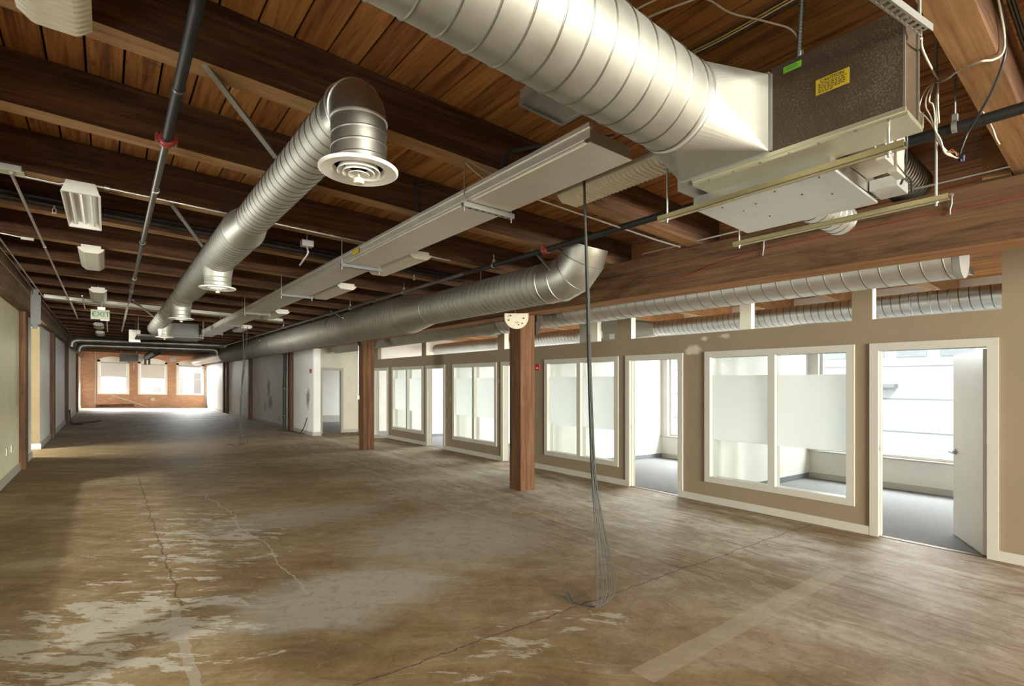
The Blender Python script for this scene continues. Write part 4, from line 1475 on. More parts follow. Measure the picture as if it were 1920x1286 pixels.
# ------------------------------------------------------------------ pipes, conduits and their fittings
def coupling(parent, c, d, r):
    c, d = Vector(c), Vector(d).normalized()
    b = MB()
    b.lathe([(r, -0.035), (r + 0.014, -0.033), (r + 0.016, -0.012), (r + 0.009, -0.008), (r + 0.009, 0.008), (r + 0.016, 0.012), (r + 0.014, 0.033), (r, 0.035)], c, d, 20)
    o = b.build('coupling', M['red'], parent)
    s = d.cross(Vector((0, 0, 1))).normalized()
    for sg in (-1, 1):
        q = c + s * sg * (r + 0.022)
        MB().beam(q - d * 0.025, q + d * 0.025, 0.022, 0.03).build('coupling_lug', M['red'], o)
        MB().rod(q - Vector((0, 0, 0.03)), q + Vector((0, 0, 0.035)), 0.006, 6).build('bolt', M['strut'], o)

t = thing('sprinkler_pipe', (0.29, 5.0, 3.08), 'dark steel sprinkler pipe running away down the left ceiling, with a red coupling', 'pipe')
MB().tube([(0.285, 2.28, 3.53), (0.285, 2.28, 3.10), (0.285, 2.32, 3.065), (0.285, 2.38, 3.06), (0.292, 3.83, 3.06)], 0.026, 16).build('near_pipe', M['pipe_black'], t)
MB().tube([(0.292, 3.83, 3.06), (0.31, 7.0, 3.07), (0.335, 12.3, 3.08)], 0.022, 16).build('middle_pipe', M['pipe_grey'], t)
MB().tube([(0.335, 12.3, 3.08), (0.36, 19.6, 3.09)], 0.02, 12).build('far_pipe', M['conduit'], t)
coupling(t, (0.292, 3.83, 3.06), (0, 1, 0), 0.026)
for y in (3.11, 6.84, 10.64):
    b = MB()
    b.lathe([(0.024, -0.01), (0.030, -0.01), (0.030, 0.01), (0.024, 0.01)], (0.29 + max(0, y - 3.8) * 0.005, y, 3.06 + max(0, y - 3.8) * 0.0025), (0, 1, 0), 14)
    b.rod((0.29 + max(0, y - 3.8) * 0.005, y, 3.085), (0.29, y, zf(0.29, 3.21)), 0.005, 6)
    b.build('ring_hanger', M['pipe_grey'], t)
for y in (4.9, 9.3, 12.3):
    b = MB()
    b.lathe([(0.022, -0.012), (0.028, -0.01), (0.028, 0.01), (0.022, 0.012)], (0.30 + (y - 4) * 0.0042, y, 3.066), (0, 1, 0), 14)
    b.build('collar', M['conduit'], t)
t = thing('sprinkler_pipe', (3.57, 4.0, 2.92), 'black sprinkler pipe running beside the right duct and past the air handler', 'pipe')
MB().tube([(3.68, -1.0, 2.955), (3.68, 4.02, 2.96)], 0.030, 16).build('near_pipe', M['pipe_black'], t)
MB().tube([(3.68, 4.02, 2.96), (3.675, 5.6, 2.968)], 0.027, 16).build('middle_pipe', M['pipe_black'], t)
MB().tube([(3.675, 5.6, 2.968), (3.60, 12.5, 2.945), (3.58, 24.0, 2.94)], 0.024, 14).build('far_pipe', M['pipe_grey'], t)
coupling(t, (3.68, 4.02, 2.96), (0, 1, 0), 0.027)
for y in (0.66, 4.95, 7.3, 9.5, 14.0):
    x = 3.677 - max(0, y - 5.6) * 0.0105
    z = 2.962 if y < 6 else 2.956
    b = MB()
    b.lathe([(0.032, -0.012), (0.035, -0.012), (0.035, 0.012), (0.032, 0.012)], (x, y, z), (0, 1, 0), 16)
    b.box(x - 0.012, x + 0.012, y - 0.012, y + 0.012, z + 0.033, z + 0.07)
    b.rod((x, y, z + 0.06), (x, y, zf(x, 3.21) if y > 1 else zf(x, 3.54)), 0.005, 6)
    b.build('ring_hanger', M['strut'] if y > 1 else M['steel_band'], t)

def conduit(pts, r, label, group='ceiling conduits', mat='conduit', couplings=()):
    t = thing('conduit', pts[0], label, 'conduit', group)
    MB().tube(pts, r, 10).build('tube', M[mat], t)
    for c, d in couplings:
        b = MB()
        b.lathe([(r, -0.02), (r + 0.005, -0.018), (r + 0.005, 0.018), (r, 0.02)], c, d, 12)
        b.build('connector', M[mat], t)
    return t
conduit([(-0.575, 5.45, 3.155), (-0.58, 9.0, 3.16), (-0.585, 14.0, 3.17), (-0.585, 17.2, 3.17)], 0.012, 'bright conduit running away along the left ceiling from the pale junction box', couplings=[((-0.578, 8.2, 3.158), (0, 1, 0)), ((-0.582, 11.5, 3.164), (0, 1, 0))])
conduit([(-0.94, 5.0, 3.16), (-0.945, 13.3, 3.16)], 0.010, 'thin bright conduit just above the left girder')
conduit([(-0.60, 5.535, 3.172), (-0.30, 5.53, 3.160), (-0.22, 5.50, 3.19), (0.0, 5.49, 3.185), (0.9, 5.49, 3.157), (2.2, 5.50, 3.117), (3.4, 5.5, 3.08)], 0.0125, 'pale conduit running across the room along the third clear joist', couplings=[((0.0, 5.49, 3.185), (1, 0, -SLOPE)), ((1.9, 5.497, 3.127), (1, 0, -SLOPE))])
conduit([(4.985, 0.4, 3.070), (4.985, 3.74, 3.070)], 0.011, 'pale conduit along the top of the near girder')
conduit([(2.45, 2.99, 2.99), (4.2, 2.99, 2.935), (4.6, 2.985, 2.93)], 0.008, 'thin conduit crossing the joist right of the flat duct')
conduit([(-0.55, 13.0, 3.13), (-0.56, 16.0, 3.13)], 0.010, 'short bright conduit left of the exit sign, further left')
conduit([(-0.36, 12.4, 3.15), (-0.37, 14.6, 3.15)], 0.010, 'short bright conduit left of the exit sign, nearer it')
conduit([(0.0, 15.5, 3.12), (0.02, 20.5, 3.12)], 0.016, 'bright conduit dropping away below the exit sign')
t = thing('junction_box', (-0.58, 5.52, 3.17), 'pale square junction box on the joist at the left edge', 'junction box')
MB().box(-0.66, -0.515, 5.435, 5.53, 3.172, 3.215).build('box', M['strut'], t)
MB().box(-0.67, -0.50, 5.43, 5.545, 3.165, 3.172).build('cover', M['exit_face'], t)
tag(MB().box(-0.765, -0.655, 8.0, 8.03, 3.172, 3.20).build('cable_box', M['white']), 'small white box on a joist at the left, below the bright conduit', 'junction box')
conduit([(-1.03, 7.95, 3.21), (-0.76, 7.99, 3.19)], 0.008, 'short pale cable to the small white joist box')
for k, dz in enumerate((0.0, 0.052)):
    t = conduit([(-1.0, 6.70 , zf(-1.0, 3.268) + dz), (4.4, 6.70, zf(4.4, 3.268) + dz)], 0.020, 'black pipe along the face of the fourth clear joist, %s of the pair' % ('lower' if k == 0 else 'upper'), 'black pipe pair', 'pipe_black')

def sprinkler(x, y, z, label):
    t = thing('fire_sprinkler', (x, y, z), label, 'sprinkler', 'sprinkler heads')
    b = MB()
    b.rod((x, y, z + 0.05), (x, y, z + 0.02), 0.012, 10)
    b.build('fitting', M['conduit'], t)
    b = MB()
    for s in (-1, 1):
        b.rod((x + s * 0.012, y, z + 0.02), (x + s * 0.012, y, z - 0.02), 0.003, 6)
    b.drum((x, y, z - 0.022), (x, y, z - 0.019), 0.018, 16)
    b.build('deflector', M['white'], t)
sprinkler(-0.40, 6.66, 3.215, 'sprinkler head below the black pipes, left of the open light fixture')
sprinkler(1.24, 6.66, 3.165, 'sprinkler head below the black pipes, left of the spiral duct')
sprinkler(3.52, 6.70, 3.06, 'sprinkler head below the black pipes, near the right duct')

# diagonal sheet metal braces
for a, c, lab in (((0.395, 3.06, 3.205), (0.87, 3.566, 3.02), 'long flat strap brace to the left spiral duct, nearest the camera'),
                  ((0.467, 5.60, 3.18), (0.86, 6.631, 3.05), 'strap brace to the left spiral duct, second from the camera'),
                  ((0.41, 12.70, 3.18), (0.85, 14.357, 3.05), 'small far strap brace to the left spiral duct'),
                  ((3.86, 4.44, 3.078), (3.795, 4.06, 2.77), 'pale strap brace on the right duct by its elbow'),
                  ((3.80, 11.05, 3.078), (3.715, 10.1, 2.83), 'pale strap brace on the right duct, second from its elbow'),
                  ((3.85, 18.6, 3.078), (3.715, 17.2, 2.83), 'pale strap brace on the right duct, furthest from its elbow')):
    b = MB()
    b.beam(a, c, 0.034, 0.016)
    d = (Vector(c) - Vector(a)).normalized()
    b.beam(Vector(a), Vector(a) + Vector((0, 0, 0.012)), 0.03, 0.03)
    tag(b.build('strap_brace', M['steel_band' if a[0] < 1 else 'strut']), lab, 'brace', 'duct strap braces')
# ------------------------------------------------------------------ exit sign
t = thing('exit_sign', (-0.10, 12.9, 2.87), 'ivory exit sign with green letters hanging from the left ceiling', 'sign')
MB().box(-0.245, 0.045, 12.90, 12.945, 2.775, 2.965).build('housing', M['exit_face'], t)
MB().box(-0.10, 0.04, 12.915, 12.93, 2.755, 2.776).build('lamp_strip', M['white'], t)
b = MB()
b.box(-0.14, -0.02, 12.905, 12.96, 2.965, 3.02)
b.rod((-0.08, 12.93, 3.0), (-0.08, 12.93, 3.21), 0.012, 8)
b.build('canopy', M['strut'], t)
text_obj('lettering', 'EXIT', 0.135, M['green'], t, (-0.085, 12.898, 2.872), ROT_NY, bold=0.0012)
b = MB()
for sg in (-1, 1):
    b.face([(-0.238, 12.898, 2.872), (-0.226, 12.898, 2.872), (-0.203, 12.898, 2.872 + sg * 0.030), (-0.215, 12.898, 2.872 + sg * 0.030)][::sg])
b.build('arrow', M['green'], t)

# ------------------------------------------------------------------ cables
def cable(name, strands, mat, label, cat='cable', group=None, r=0.0035, part='strand'):
    t = thing(name, strands[0][0], label, cat, group)
    for s in strands:
        m = mat
        rr = r
        if isinstance(s, tuple) and isinstance(s[0], list):
            s, m, rr = s
        MB().tube(smooth_path(s, 5), rr, 6).build(part, M[m] if isinstance(m, str) else m, t)
    return t

strands = []
for k in range(9):
    jx, jy = rnd.uniform(-0.012, 0.012), rnd.uniform(-0.012, 0.012)
    fan = (k - 4) / 4.0
    ex = 0.02 * fan
    p = [(2.605 + jx * 0.6, 2.45 + jy * 0.5, 2.975), (2.62 + jx * 0.5, 2.45 + jy * 0.5, 2.62), (2.64 + jx * 0.7, 2.45 + jy, 2.22),
         (2.655 + jx, 2.45 + jy, 1.80), (2.675 + jx * 1.5, 2.45 + jy, 1.36), (2.70 + jx * 1.5 + ex * 0.3, 2.45 + jy, 0.95),
         (2.745 + ex * 1.6, 2.45 + jy, 0.62), (2.80 + ex * 3.2, 2.45 + jy, 0.32), (2.845 + ex * 5.2, 2.46 + jy, 0.10), (2.855 + ex * 4.8, 2.47 + jy, -0.02),
         (2.80 + ex * 3.0, 2.465 + jy + 0.01 * fan, -0.066), (2.735 + ex, 2.49 + jy, -0.076), (2.69, 2.56 + jy, -0.076), (2.675 + jx, 2.63 + jy, -0.074), (2.69 + rnd.uniform(-0.05, 0.05), 2.69 + rnd.uniform(-0.02, 0.05), -0.06 + rnd.uniform(-0.01, 0.03))]
    strands.append(p)
cable('cable_bundle', strands, 'cable_grey', 'bundle of grey cables hanging from the flat duct down to the floor in the foreground', r=0.0036)
strands = []
for k in range(4):
    jx, jy = rnd.uniform(-0.02, 0.02), rnd.uniform(-0.02, 0.02)
    strands.append([(2.68 + 0.10 * (k % 2) + jx * 0.3, 14.2, 2.93), (2.69 + 0.03 * (k % 2) + jx, 14.2 + jy, 2.1), (2.64 + jx, 14.2 + jy, 1.25), (2.62 + jx, 14.2 + jy, 0.62),
                    (2.64 + 0.12 * (k / 3 - 0.3), 14.2 + jy, 0.28), (2.66 + 0.2 * (k / 3 - 0.4), 14.25 + jy, 0.0), (2.6, 14.35 + jy, -0.072), (2.42 + jx * 3, 14.75 + jy * 4, -0.068)])
cable('cable_bundle', strands, 'cable_grey', 'thin bundle of cables hanging to the floor far back, left of the right columns', r=0.006)

# tangle at the upper right
base = lambda off, z: [(2.64 + off, 0.30, z), (2.60 + off * 0.8, 0.80, z), (2.62 + off * 0.6, 1.05, z + 0.01), (2.60 + off * 0.4, 1.50, z), (2.55, 1.95, z + 0.02)]
strands = []
for k, (mt, rr) in enumerate((('cable_grey', 0.005), ('cable_yellow', 0.004), ('cable_white', 0.004), ('cable_white', 0.004), ('cable_blue', 0.004), ('cable_grey', 0.004), ('cable_white', 0.003))):
    o = -0.045 + 0.015 * k
    strands.append((base(o, zf(2.6, 3.50) - 0.01 * (k % 3)), mt, rr))
t = thing('cable_bundle', (2.6, 1.0, 3.4), 'bundle of coloured cables strapped under the deck above the air handler', 'cable')
for s, m, rr in strands:
    MB().tube(smooth_path(s, 5), rr, 6).build('strand', M[m], t)
cable('cable', [[(2.05, 1.95, zf(2.05, 3.46)), (2.2, 1.55, zf(2.2, 3.50)), (2.33, 1.15, zf(2.3, 3.50)), (2.36, 0.6, zf(2.3, 3.50))]], 'cable_white', 'pair of ivory cables strapped to the deck left of the coloured bundle', r=0.006)
cable('cable', [[(2.0, 1.72, 3.37), (2.12, 1.45, 3.42), (2.3, 1.35, 3.43), (2.45, 1.3, 3.40), (2.62, 1.18, 3.36), (2.70, 1.10, 3.30), (2.74, 1.06, 3.13)]], 'cable_white', 'looping ivory cable between the huge duct and the air handler top', r=0.005)
t = thing('flexible_conduit', (2.72, 1.05, 3.15), 'ribbed dark flexible conduit rising from the air handler top', 'conduit')
MB().spiral((2.725, 1.095, 3.118), (2.60, 1.02, 3.46), 0.014, 0.014, 0.003, 16).build('tube', M['pipe_grey'], t)
cable('cable', [[(2.66, 0.585, 2.985), (2.78, 0.61, 3.01), (3.0, 0.64, 3.06), (3.4, 0.69, 3.16), (3.51, 0.70, 3.18), (3.525, 0.705, 3.08), (3.525, 0.70, 2.95)]], 'cable_white', 'ivory cable dropping from the perforated strut to the right rod', r=0.005)
cable('cable', [[(3.52, 0.72, 3.18), (3.30, 0.63, 3.07), (3.11, 0.54, 3.005), (3.0, 0.45, 2.955), (3.10, 0.425, 2.99), (3.30, 0.42, 3.10), (3.34, 0.42, 3.20), (3.17, 0.42, 3.30), (3.05, 0.42, 3.34)]], 'cable_white', 'ivory cable looping from the right rod up the face of the nearest joist', r=0.005)
loop = []
for k, off in enumerate((0.0, 0.03, -0.03)):
    loop.append([(3.52, 0.72, 3.18), (3.52, 0.75 + off * 0.3, 3.12 + off), (3.52, 0.755 + off, 3.06), (3.52, 0.735 + off * 0.6, 3.0), (3.52, 0.715, 2.92), (3.53, 0.70 + off * 0.2, 2.86), (3.55, 0.68, 2.80 + off * 0.3), (3.57, 0.645, 2.76), (3.575, 0.63, 2.75)])
t = cable('cable_loop', loop, 'cable_white', 'tangle of ivory cables looped round the right rod, ending in blue wire nuts', r=0.0045)
for k, (x, y, z) in enumerate(((3.58, 0.645, 2.775), (3.585, 0.625, 2.74), (3.585, 0.61, 2.765))):
    b = MB()
    b.lathe([(0.006, 0), (0.009, 0.006), (0.007, 0.03), (0.0, 0.032)], (x, y, z), ((0.6, -0.3, -0.4), (0.9, -0.4, 0.1), (0.4, 0.1, -0.9))[k], 10)
    b.build('wire_nut', M['wire_nut'], t)
b = MB()
for k in range(3):
    b.tube(smooth_path([(3.55, 0.665, 2.79), (3.56 + 0.01 * k, 0.65 - 0.01 * k, 2.80 - 0.012 * k), (3.58, 0.635, 2.765)]), 0.002, 5)
b.build('bare_wire', M['copper'], t)
cable('cable', [[(3.20, 0.42, 3.33), (3.34, 0.42, 3.22), (3.35, 0.42, 3.10), (3.42, 0.47, 3.0), (3.50, 0.525, 2.94), (3.60, 0.59, 2.89), (3.60, 0.615, 2.82), (3.585, 0.625, 2.77)]], 'black', 'black cable crossing the nearest joist and dropping to the wire nuts', r=0.006)
strands = [[(2.75, 0.40 - 0.004 * k, zf(2.7, 3.46) - 0.02 - 0.012 * (k % 3)), (3.3, 0.40 - 0.004 * k, zf(3.3, 3.42) - 0.012 * (k % 3)), (4.2, 0.40 - 0.004 * k, zf(4.2, 3.42) - 0.012 * (k % 3))] for k in range(7)]
cable('cable_bundle', strands, 'cable_grey', 'grey cable bundle tied along the near face of the nearest joist', r=0.004)
cable('cable', [[(3.9, 0.605, 3.15), (3.9, 0.57, 3.06), (3.9, 0.54, 2.98), (3.95, 0.53, 2.93), (4.2, 0.55, 2.98)]], 'cable_white', 'short ivory cable dangling behind the black pipe near the girder', r=0.005)

# wiring looped near the near joists
cable('cable_bundle', [[(2.32 + 0.012 * k, 3.015, 2.97), (2.30 + 0.012 * k, 3.01, 3.12), (2.33 + 0.012 * k, 3.0, 3.24), (2.42, 2.95, 3.30 - 0.008 * k), (2.62, 2.60, 3.29), (2.75, 2.3, 3.26)] for k in range(3)], 'cable_grey', 'grey cables curving up the joist face behind the flat duct end', r=0.007)
cable('cable_bundle', [[(2.255 + 0.016 * k, 4.245, 3.13), (2.25 + 0.016 * k, 4.245, 3.25), (2.255 + 0.016 * k, 4.245, 3.37), (2.35, 4.24, 3.40), (2.75, 4.24, 3.34)] for k in range(2)], 'cable_grey', 'grey cables on the second clear joist face left of the flat duct', r=0.006)
cable('cable', [[(2.10, 2.92, 2.975), (2.02, 2.94, 3.02), (1.96, 2.96, 3.07), (1.99, 2.99, 3.11), (2.10, 3.0, 3.09), (2.30, 2.99, 3.05)]], 'cable_white', 'short ivory wire curled above the side of the flat duct', r=0.003)
t = thing('junction_box', (1.72, 5.9, 3.07), 'dark junction box with a pale whip hanging left of the flat duct', 'junction box')
MB().box(1.66, 1.78, 5.72, 5.80, 3.03, 3.095).build('box', M['steel_band'], t)
b = MB()
b.tube(smooth_path([(1.72, 5.76, 3.03), (1.73, 5.76, 2.96), (1.71, 5.85, 2.90), (1.70, 5.95, 2.86)]), 0.011, 8)
b.build('whip', M['conduit'], t)
MB().rod((1.72, 5.76, 3.095), (1.72, 5.76, zf(1.72, 3.535)), 0.004, 6).build('hanger_rod', M['strut'], t)
t = thing('access_hatch', (2.2, 2.28, 3.25), 'pale grey panel tucked between the huge duct and the deck', 'panel')
MB().sbox(2.0, 2.36, 2.10, 2.42, 3.34, 3.42).build('cover', M['galv'], t)
b = MB()
for a, c in (((2.0, 2.10), (2.36, 2.10)), ((2.0, 2.42), (2.36, 2.42)), ((2.0, 2.10), (2.0, 2.42)), ((2.36, 2.10), (2.36, 2.42))):
    b.beam((a[0], a[1], zf(a[0], 3.335)), (c[0], c[1], zf(c[0], 3.335)), 0.02, 0.02)
b.build('rim', M['strut'], t)

# cable tray rail lines on the left girder
for k, (dx, z, lab) in enumerate(((0.0, 3.02, 'lowest'), (0.012, 3.10, 'middle'), (0.02, 3.15, 'topmost'))):
    pts = []
    for j in range(14):
        yy = 5.0 + j * 1.55
        pts.append((XG + 0.152 + dx, yy, z + 0.006 * j + rnd.uniform(-0.03, 0.03)))
    cable('cable', [pts], 'cable_white' if k != 1 else 'cable_grey', 'thin cable sagging along the left girder, %s of three' % lab, group='left girder cables', r=0.005)

# ------------------------------------------------------------------ far end of the room
t = thing('air_handler', (1.4, 16.9, 3.0), 'grey air handler hung far back where the left spiral duct ends', 'air handler')
MB().box(0.93, 1.98, 16.3, 17.6, 2.78, 3.12).build('housing', M['grey_box'], t)
MB().box(0.62, 2.1, 16.25, 17.7, 2.735, 2.775).build('bottom_frame', M['grey_box'], t)
for x, y in ((0.64, 16.3), (0.64, 17.6), (2.08, 16.3), (2.08, 17.6)):
    MB().rod((x, y, 2.72), (x, y, zf(x, 3.535)), 0.006, 6).build('hanger_rod', M['strut'], t)
tag(MB().box(0.52, 0.80, 19.0, 19.5, 2.74, 3.10).build('duct_box', M['galv_dark']), 'dark upright metal box far back, left of the distant air handler', 'box')
for k, (y, z, x0, x1) in enumerate(((23.6, 3.01, -0.86, 3.78), (24.9, 2.90, -0.70, 3.62))):
    t = thing('round_duct', (1.5, y, z), 'dark round duct crossing the far end of the room, %s of two' % ('upper' if k == 0 else 'lower'), 'duct', 'far crossing ducts')
    MB().tube([(x0 + 0.1, y, z), (x1 - 0.1, y, z)], 0.105, 24).build('duct_length', M['pipe_grey'], t)
    b = MB()
    b.tube([(x0 + 0.11, y, z), (x0 - 0.02, y, z - 0.02), (x0 - 0.09, y, z - 0.10), (x0 - 0.10, y, z - 0.24)], 0.107, 24)
    b.build('elbow', M['pipe_grey'], t)
    b = MB()
    b.tube([(x1 - 0.11, y, z), (x1 + 0.02, y, z - 0.02), (x1 + 0.09, y, z - 0.10), (x1 + 0.10, y, z - 0.24)], 0.107, 24)
    b.build('elbow', M['pipe_grey'], t)
t = thing('spiral_duct', (1.75, 28.0, 2.72), 'short bright spiral duct far back, in front of the middle brick window', 'duct')
MB().spiral((1.62, 25.6, 2.79), (1.62, 32.0, 2.79), 0.15, 0.12, 0.004, 32).build('duct_length', M['galv_bright'], t)
b = MB()
b.drum((1.62, 31.9, 2.72), (1.62, 31.9, 2.42), 0.13, 24)
b.build('drop', M['galv_dark'], t)
diffuser(t, (1.62, 31.9, 2.40), 0.20, 0.118)
t = thing('air_handler', (1.0, 33.5, 2.9), 'dark air handler in front of the brick wall, above the left window pair', 'air handler')
MB().box(0.55, 1.30, 33.0, 34.5, 2.60, 2.98).build('housing', M['grey_box'], t)
for x, y in ((0.6, 33.4), (1.25, 33.4), (0.6, 34.25), (1.25, 34.25)):
    MB().rod((x, y, 2.6), (x, y, zf(x, 3.535)), 0.008, 6).build('hanger_rod', M['strut'], t)
MB().box(1.30, 1.50, 33.1, 34.0, 2.62, 2.90).build('filter_box', M['galv'], t)
b = MB()
b.box(-0.90, 3.4, 13.30, 13.55, 0, 0.0)
t = thing('flat_duct_branch', (1.2, 13.4, 3.17), 'shiny flat duct crossing the room just under the joists by the exit sign', 'duct')
b = MB()
b.sbox(-0.95, 3.40, 13.30, 13.62, 3.14, 3.205)
b.build('casing', M['galv'], t)

# things fixed to the walls
def wall_plate(name, c, half, axis, mat, label, cat, group=None, slots=True):
    x, y, z = c
    t = thing(name, c, label, cat, group)
    if axis == 'x':
        MB().box(x - 0.004, x + 0.004, y - half[0], y + half[0], z - half[1], z + half[1]).build('plate', mat, t)
        if slots:
            s = 0.005 if x < 0 else -0.005
            b = MB()
            for dz in (-0.02, 0.02):
                b.box(min(x, x + s), max(x, x + s), y - 0.012, y + 0.012, z + dz - 0.010, z + dz + 0.010)
            b.build('socket', M['base_grey'], t)
    else:
        MB().box(x - half[0], x + half[0], y - 0.004, y + 0.004, z - half[1], z + half[1]).build('plate', mat, t)
    return t
wall_plate('wall_outlet', (XL + 0.0045, 10.62, 0.50), (0.036, 0.058), 'x', M['steel_band'], 'wall outlet on the pale left wall, nearer of two', 'outlet', 'left wall outlets')
wall_plate('wall_outlet', (XL + 0.0045, 11.12, 0.50), (0.036, 0.058), 'x', M['steel_band'], 'wall outlet on the pale left wall, closer to the post', 'outlet', 'left wall outlets')
wall_plate('wall_outlet', (5.0755, 20.3, 0.16), (0.04, 0.06), 'x', M['base_grey'], 'dark wall outlet low on the stained white wall', 'outlet', slots=False)
wall_plate('wall_outlet', (6.05, 22.495, 0.24), (0.04, 0.06), 'y', M['trim'], 'wall outlet seen through the doorway at the end of the offices', 'outlet')
for x, y, z, lab in ((5.07, 16.55, 1.88, 'red fire alarm pull on the end of the stained white wall'), (6.858, 7.72, 1.84, 'red fire alarm box on the tan partition just right of the nearest column')):
    t = thing('fire_alarm', (x, y, z), lab, 'alarm', None)
    MB().box(x - 0.03, x + 0.009, y - 0.055, y + 0.055, z - 0.065, z + 0.065).build('housing', M['fire_red'], t)
    MB().box(x - 0.034, x - 0.03, y - 0.03, y + 0.03, z - 0.03, z - 0.01).build('lever', M['white'], t)
t = thing('fire_alarm', (1.28, YF - 0.03, 2.12), 'small red alarm bell hung on the brick between the left and middle windows', 'alarm')
MB().drum((1.28, YF - 0.06, 2.12), (1.28, YF - 0.002, 2.12), 0.09, 20).build('bell', M['fire_red'], t)
MB().rod((1.28, YF - 0.02, 2.2), (1.28, YF - 0.02, 3.0), 0.016, 8).build('conduit', M['white'], t)
wall_plate('wall_box', (2.22, YF - 0.006, 0.45), (0.09, 0.09), 'y', M['trim'], 'small white box low on the brick wall under the middle window', 'outlet')
t = thing('wall_vent', (3.25, YF - 0.03, 2.98), 'grey square vent high on the brick between the middle and right windows', 'vent')
MB().box(3.08, 3.42, YF - 0.03, YF - 0.002, 2.78, 3.10).build('cover', M['steel_band'], t)
for x, lab in ((-0.52, 'left of the left brick window'), (5.0, 'right of the right brick window')):
    tag(MB().tube([(x, YF - 0.03, zf(x, 0.25 if x < 0 else 0.0)), (x, YF - 0.03, zf(x, 3.3))], 0.03, 10).build('wall_conduit', M['trim']), 'white pipe up the brick wall, %s' % lab, 'pipe', 'white pipes on the brick wall')
tag(MB().beam((0.15, YF - 0.03, zf(0.15, 0.78)), (1.95, YF - 0.03, zf(1.95, 0.06)), 0.045, 0.045).build('wall_conduit', M['trim']), 'white pipe slanting down the brick wall below the left window', 'pipe', 'white pipes on the brick wall')
tag(MB().box(-0.50, 1.3, YF - 0.006, YF - 0.001, 0.03, 0.20).build('kick_board', M['girder']), 'dark timber board along the foot of the brick wall at the left', 'board')
for i, (hb, lab) in enumerate(((1.873, 'left'), (1.85, 'middle'), (2.62, 'right'))):
    x0, x1 = FW[i]
    t = thing('roller_blind', ((x0 + x1) / 2, YF + 0.08, 2.7), 'white roller blind in the %s brick window%s' % (lab, ', pulled right up' if i == 2 else ', half down'), 'blind', 'brick window blinds')
    MB().sbox(x0 + 0.14, x1 - 0.14, YF + 0.084, YF + 0.086, hb, 2.68).build('cloth', M['shade'], t)
    MB().sbox(x0 + 0.14, x1 - 0.14, YF + 0.06, YF + 0.095, 2.63, 2.70).build('roller', M['steel_band'], t)
    MB().sbox(x0 + 0.14, x1 - 0.14, YF + 0.078, YF + 0.092, hb - 0.03, hb).build('hem_bar', M['strut'], t)

# black drain pipe and cords by the right wall
t = thing('drain_pipe', (4.90, 18.85, 0.0), 'black drain pipe from duct to floor against the stained white wall', 'pipe')
MB().tube([(4.90, 18.9, 2.55), (4.89, 18.9, 1.9), (4.875, 18.9, 1.5), (4.875, 18.9, zf(4.9) + 0.01)], 0.055, 16).build('tube', M['pipe_black'], t)
b = MB()
for z in (1.35, 0.32, 2.5):
    b.lathe([(0.055, -0.03), (0.068, -0.028), (0.068, 0.028), (0.055, 0.03)], (4.876, 18.9, z), (0, 0, 1), 16)
b.build('coupling', M['pipe_black'], t)
b = MB()
for z in (1.3, 0.35):
    b.lathe([(0.069, -0.006), (0.071, 0), (0.069, 0.006)], (4.876, 18.9, z), (0, 0, 1), 16)
b.build('clamp', M['strut'], t)
zfl = zf(5.0)
cable('power_cord', [[(5.06, 16.95, 0.36), (5.03, 16.9, 0.32), (4.98, 16.95, 0.10), (4.95, 17.3, zfl + 0.02), (4.9, 17.9, zfl + 0.012), (4.75, 18.5, zfl + 0.012), (4.55, 18.6, zfl + 0.012)]], 'black', 'black cord from the wall end curling to the foot of the drain pipe', r=0.016)
t = cable('power_cord', [[(XL + 0.16, 23.6, 0.55), (XL + 0.17, 23.7, 0.2), (XL + 0.25, 23.9, 0.05), (XL + 0.40, 24.0, 0.045), (XL + 0.75, 24.4, 0.04), (XL + 1.0, 24.9, 0.05)],
                         [(XL + 0.15, 23.55, 0.55), (XL + 0.18, 23.4, 0.25), (XL + 0.22, 23.3, 0.06), (XL + 0.35, 23.35, 0.045), (XL + 0.5, 23.2, 0.04)]], 'black', 'black cords lying on the floor by a dark left wall post', r=0.02)
wall_plate('wall_hook', (XL + 0.03, 22.7, 2.05), (0.05, 0.05), 'x', M['black'], 'small black bracket on the left wall before the third post', 'bracket', slots=False)

# mark on the girder: strap hooks and a red chalk line
for y, z, lab in ((0.92, 2.90, 'bent steel hook on the near girder face at the right edge'), (2.33, 2.86, 'small steel hook on the near girder face below the air handler')):
    b = MB()
    b.tube(smooth_path([(5.03, y, z + 0.07), (5.015, y, z + 0.05), (5.015, y, z), (5.02, y + 0.01, z - 0.04), (5.015, y + 0.01, z - 0.08)]), 0.006, 6)
    b.drum((5.029, y, z + 0.07), (5.01, y, z + 0.07), 0.012, 8)
    tag(b.build('girder_hook', M['steel_band']), lab, 'hook', 'girder hooks')
b = MB()
b.tube(smooth_path([(5.02, 0.1, 2.86), (5.02, 0.8, 2.855), (5.02, 1.6, 2.85), (5.02, 2.3, 2.845), (5.02, 2.75, 2.80), (5.02, 3.2, 2.72), (5.02, 3.55, 2.70)]), 0.004, 5)
tag(b.build('red_cable', M['fire_red']), 'thin red cable sagging along the near girder face', 'cable')

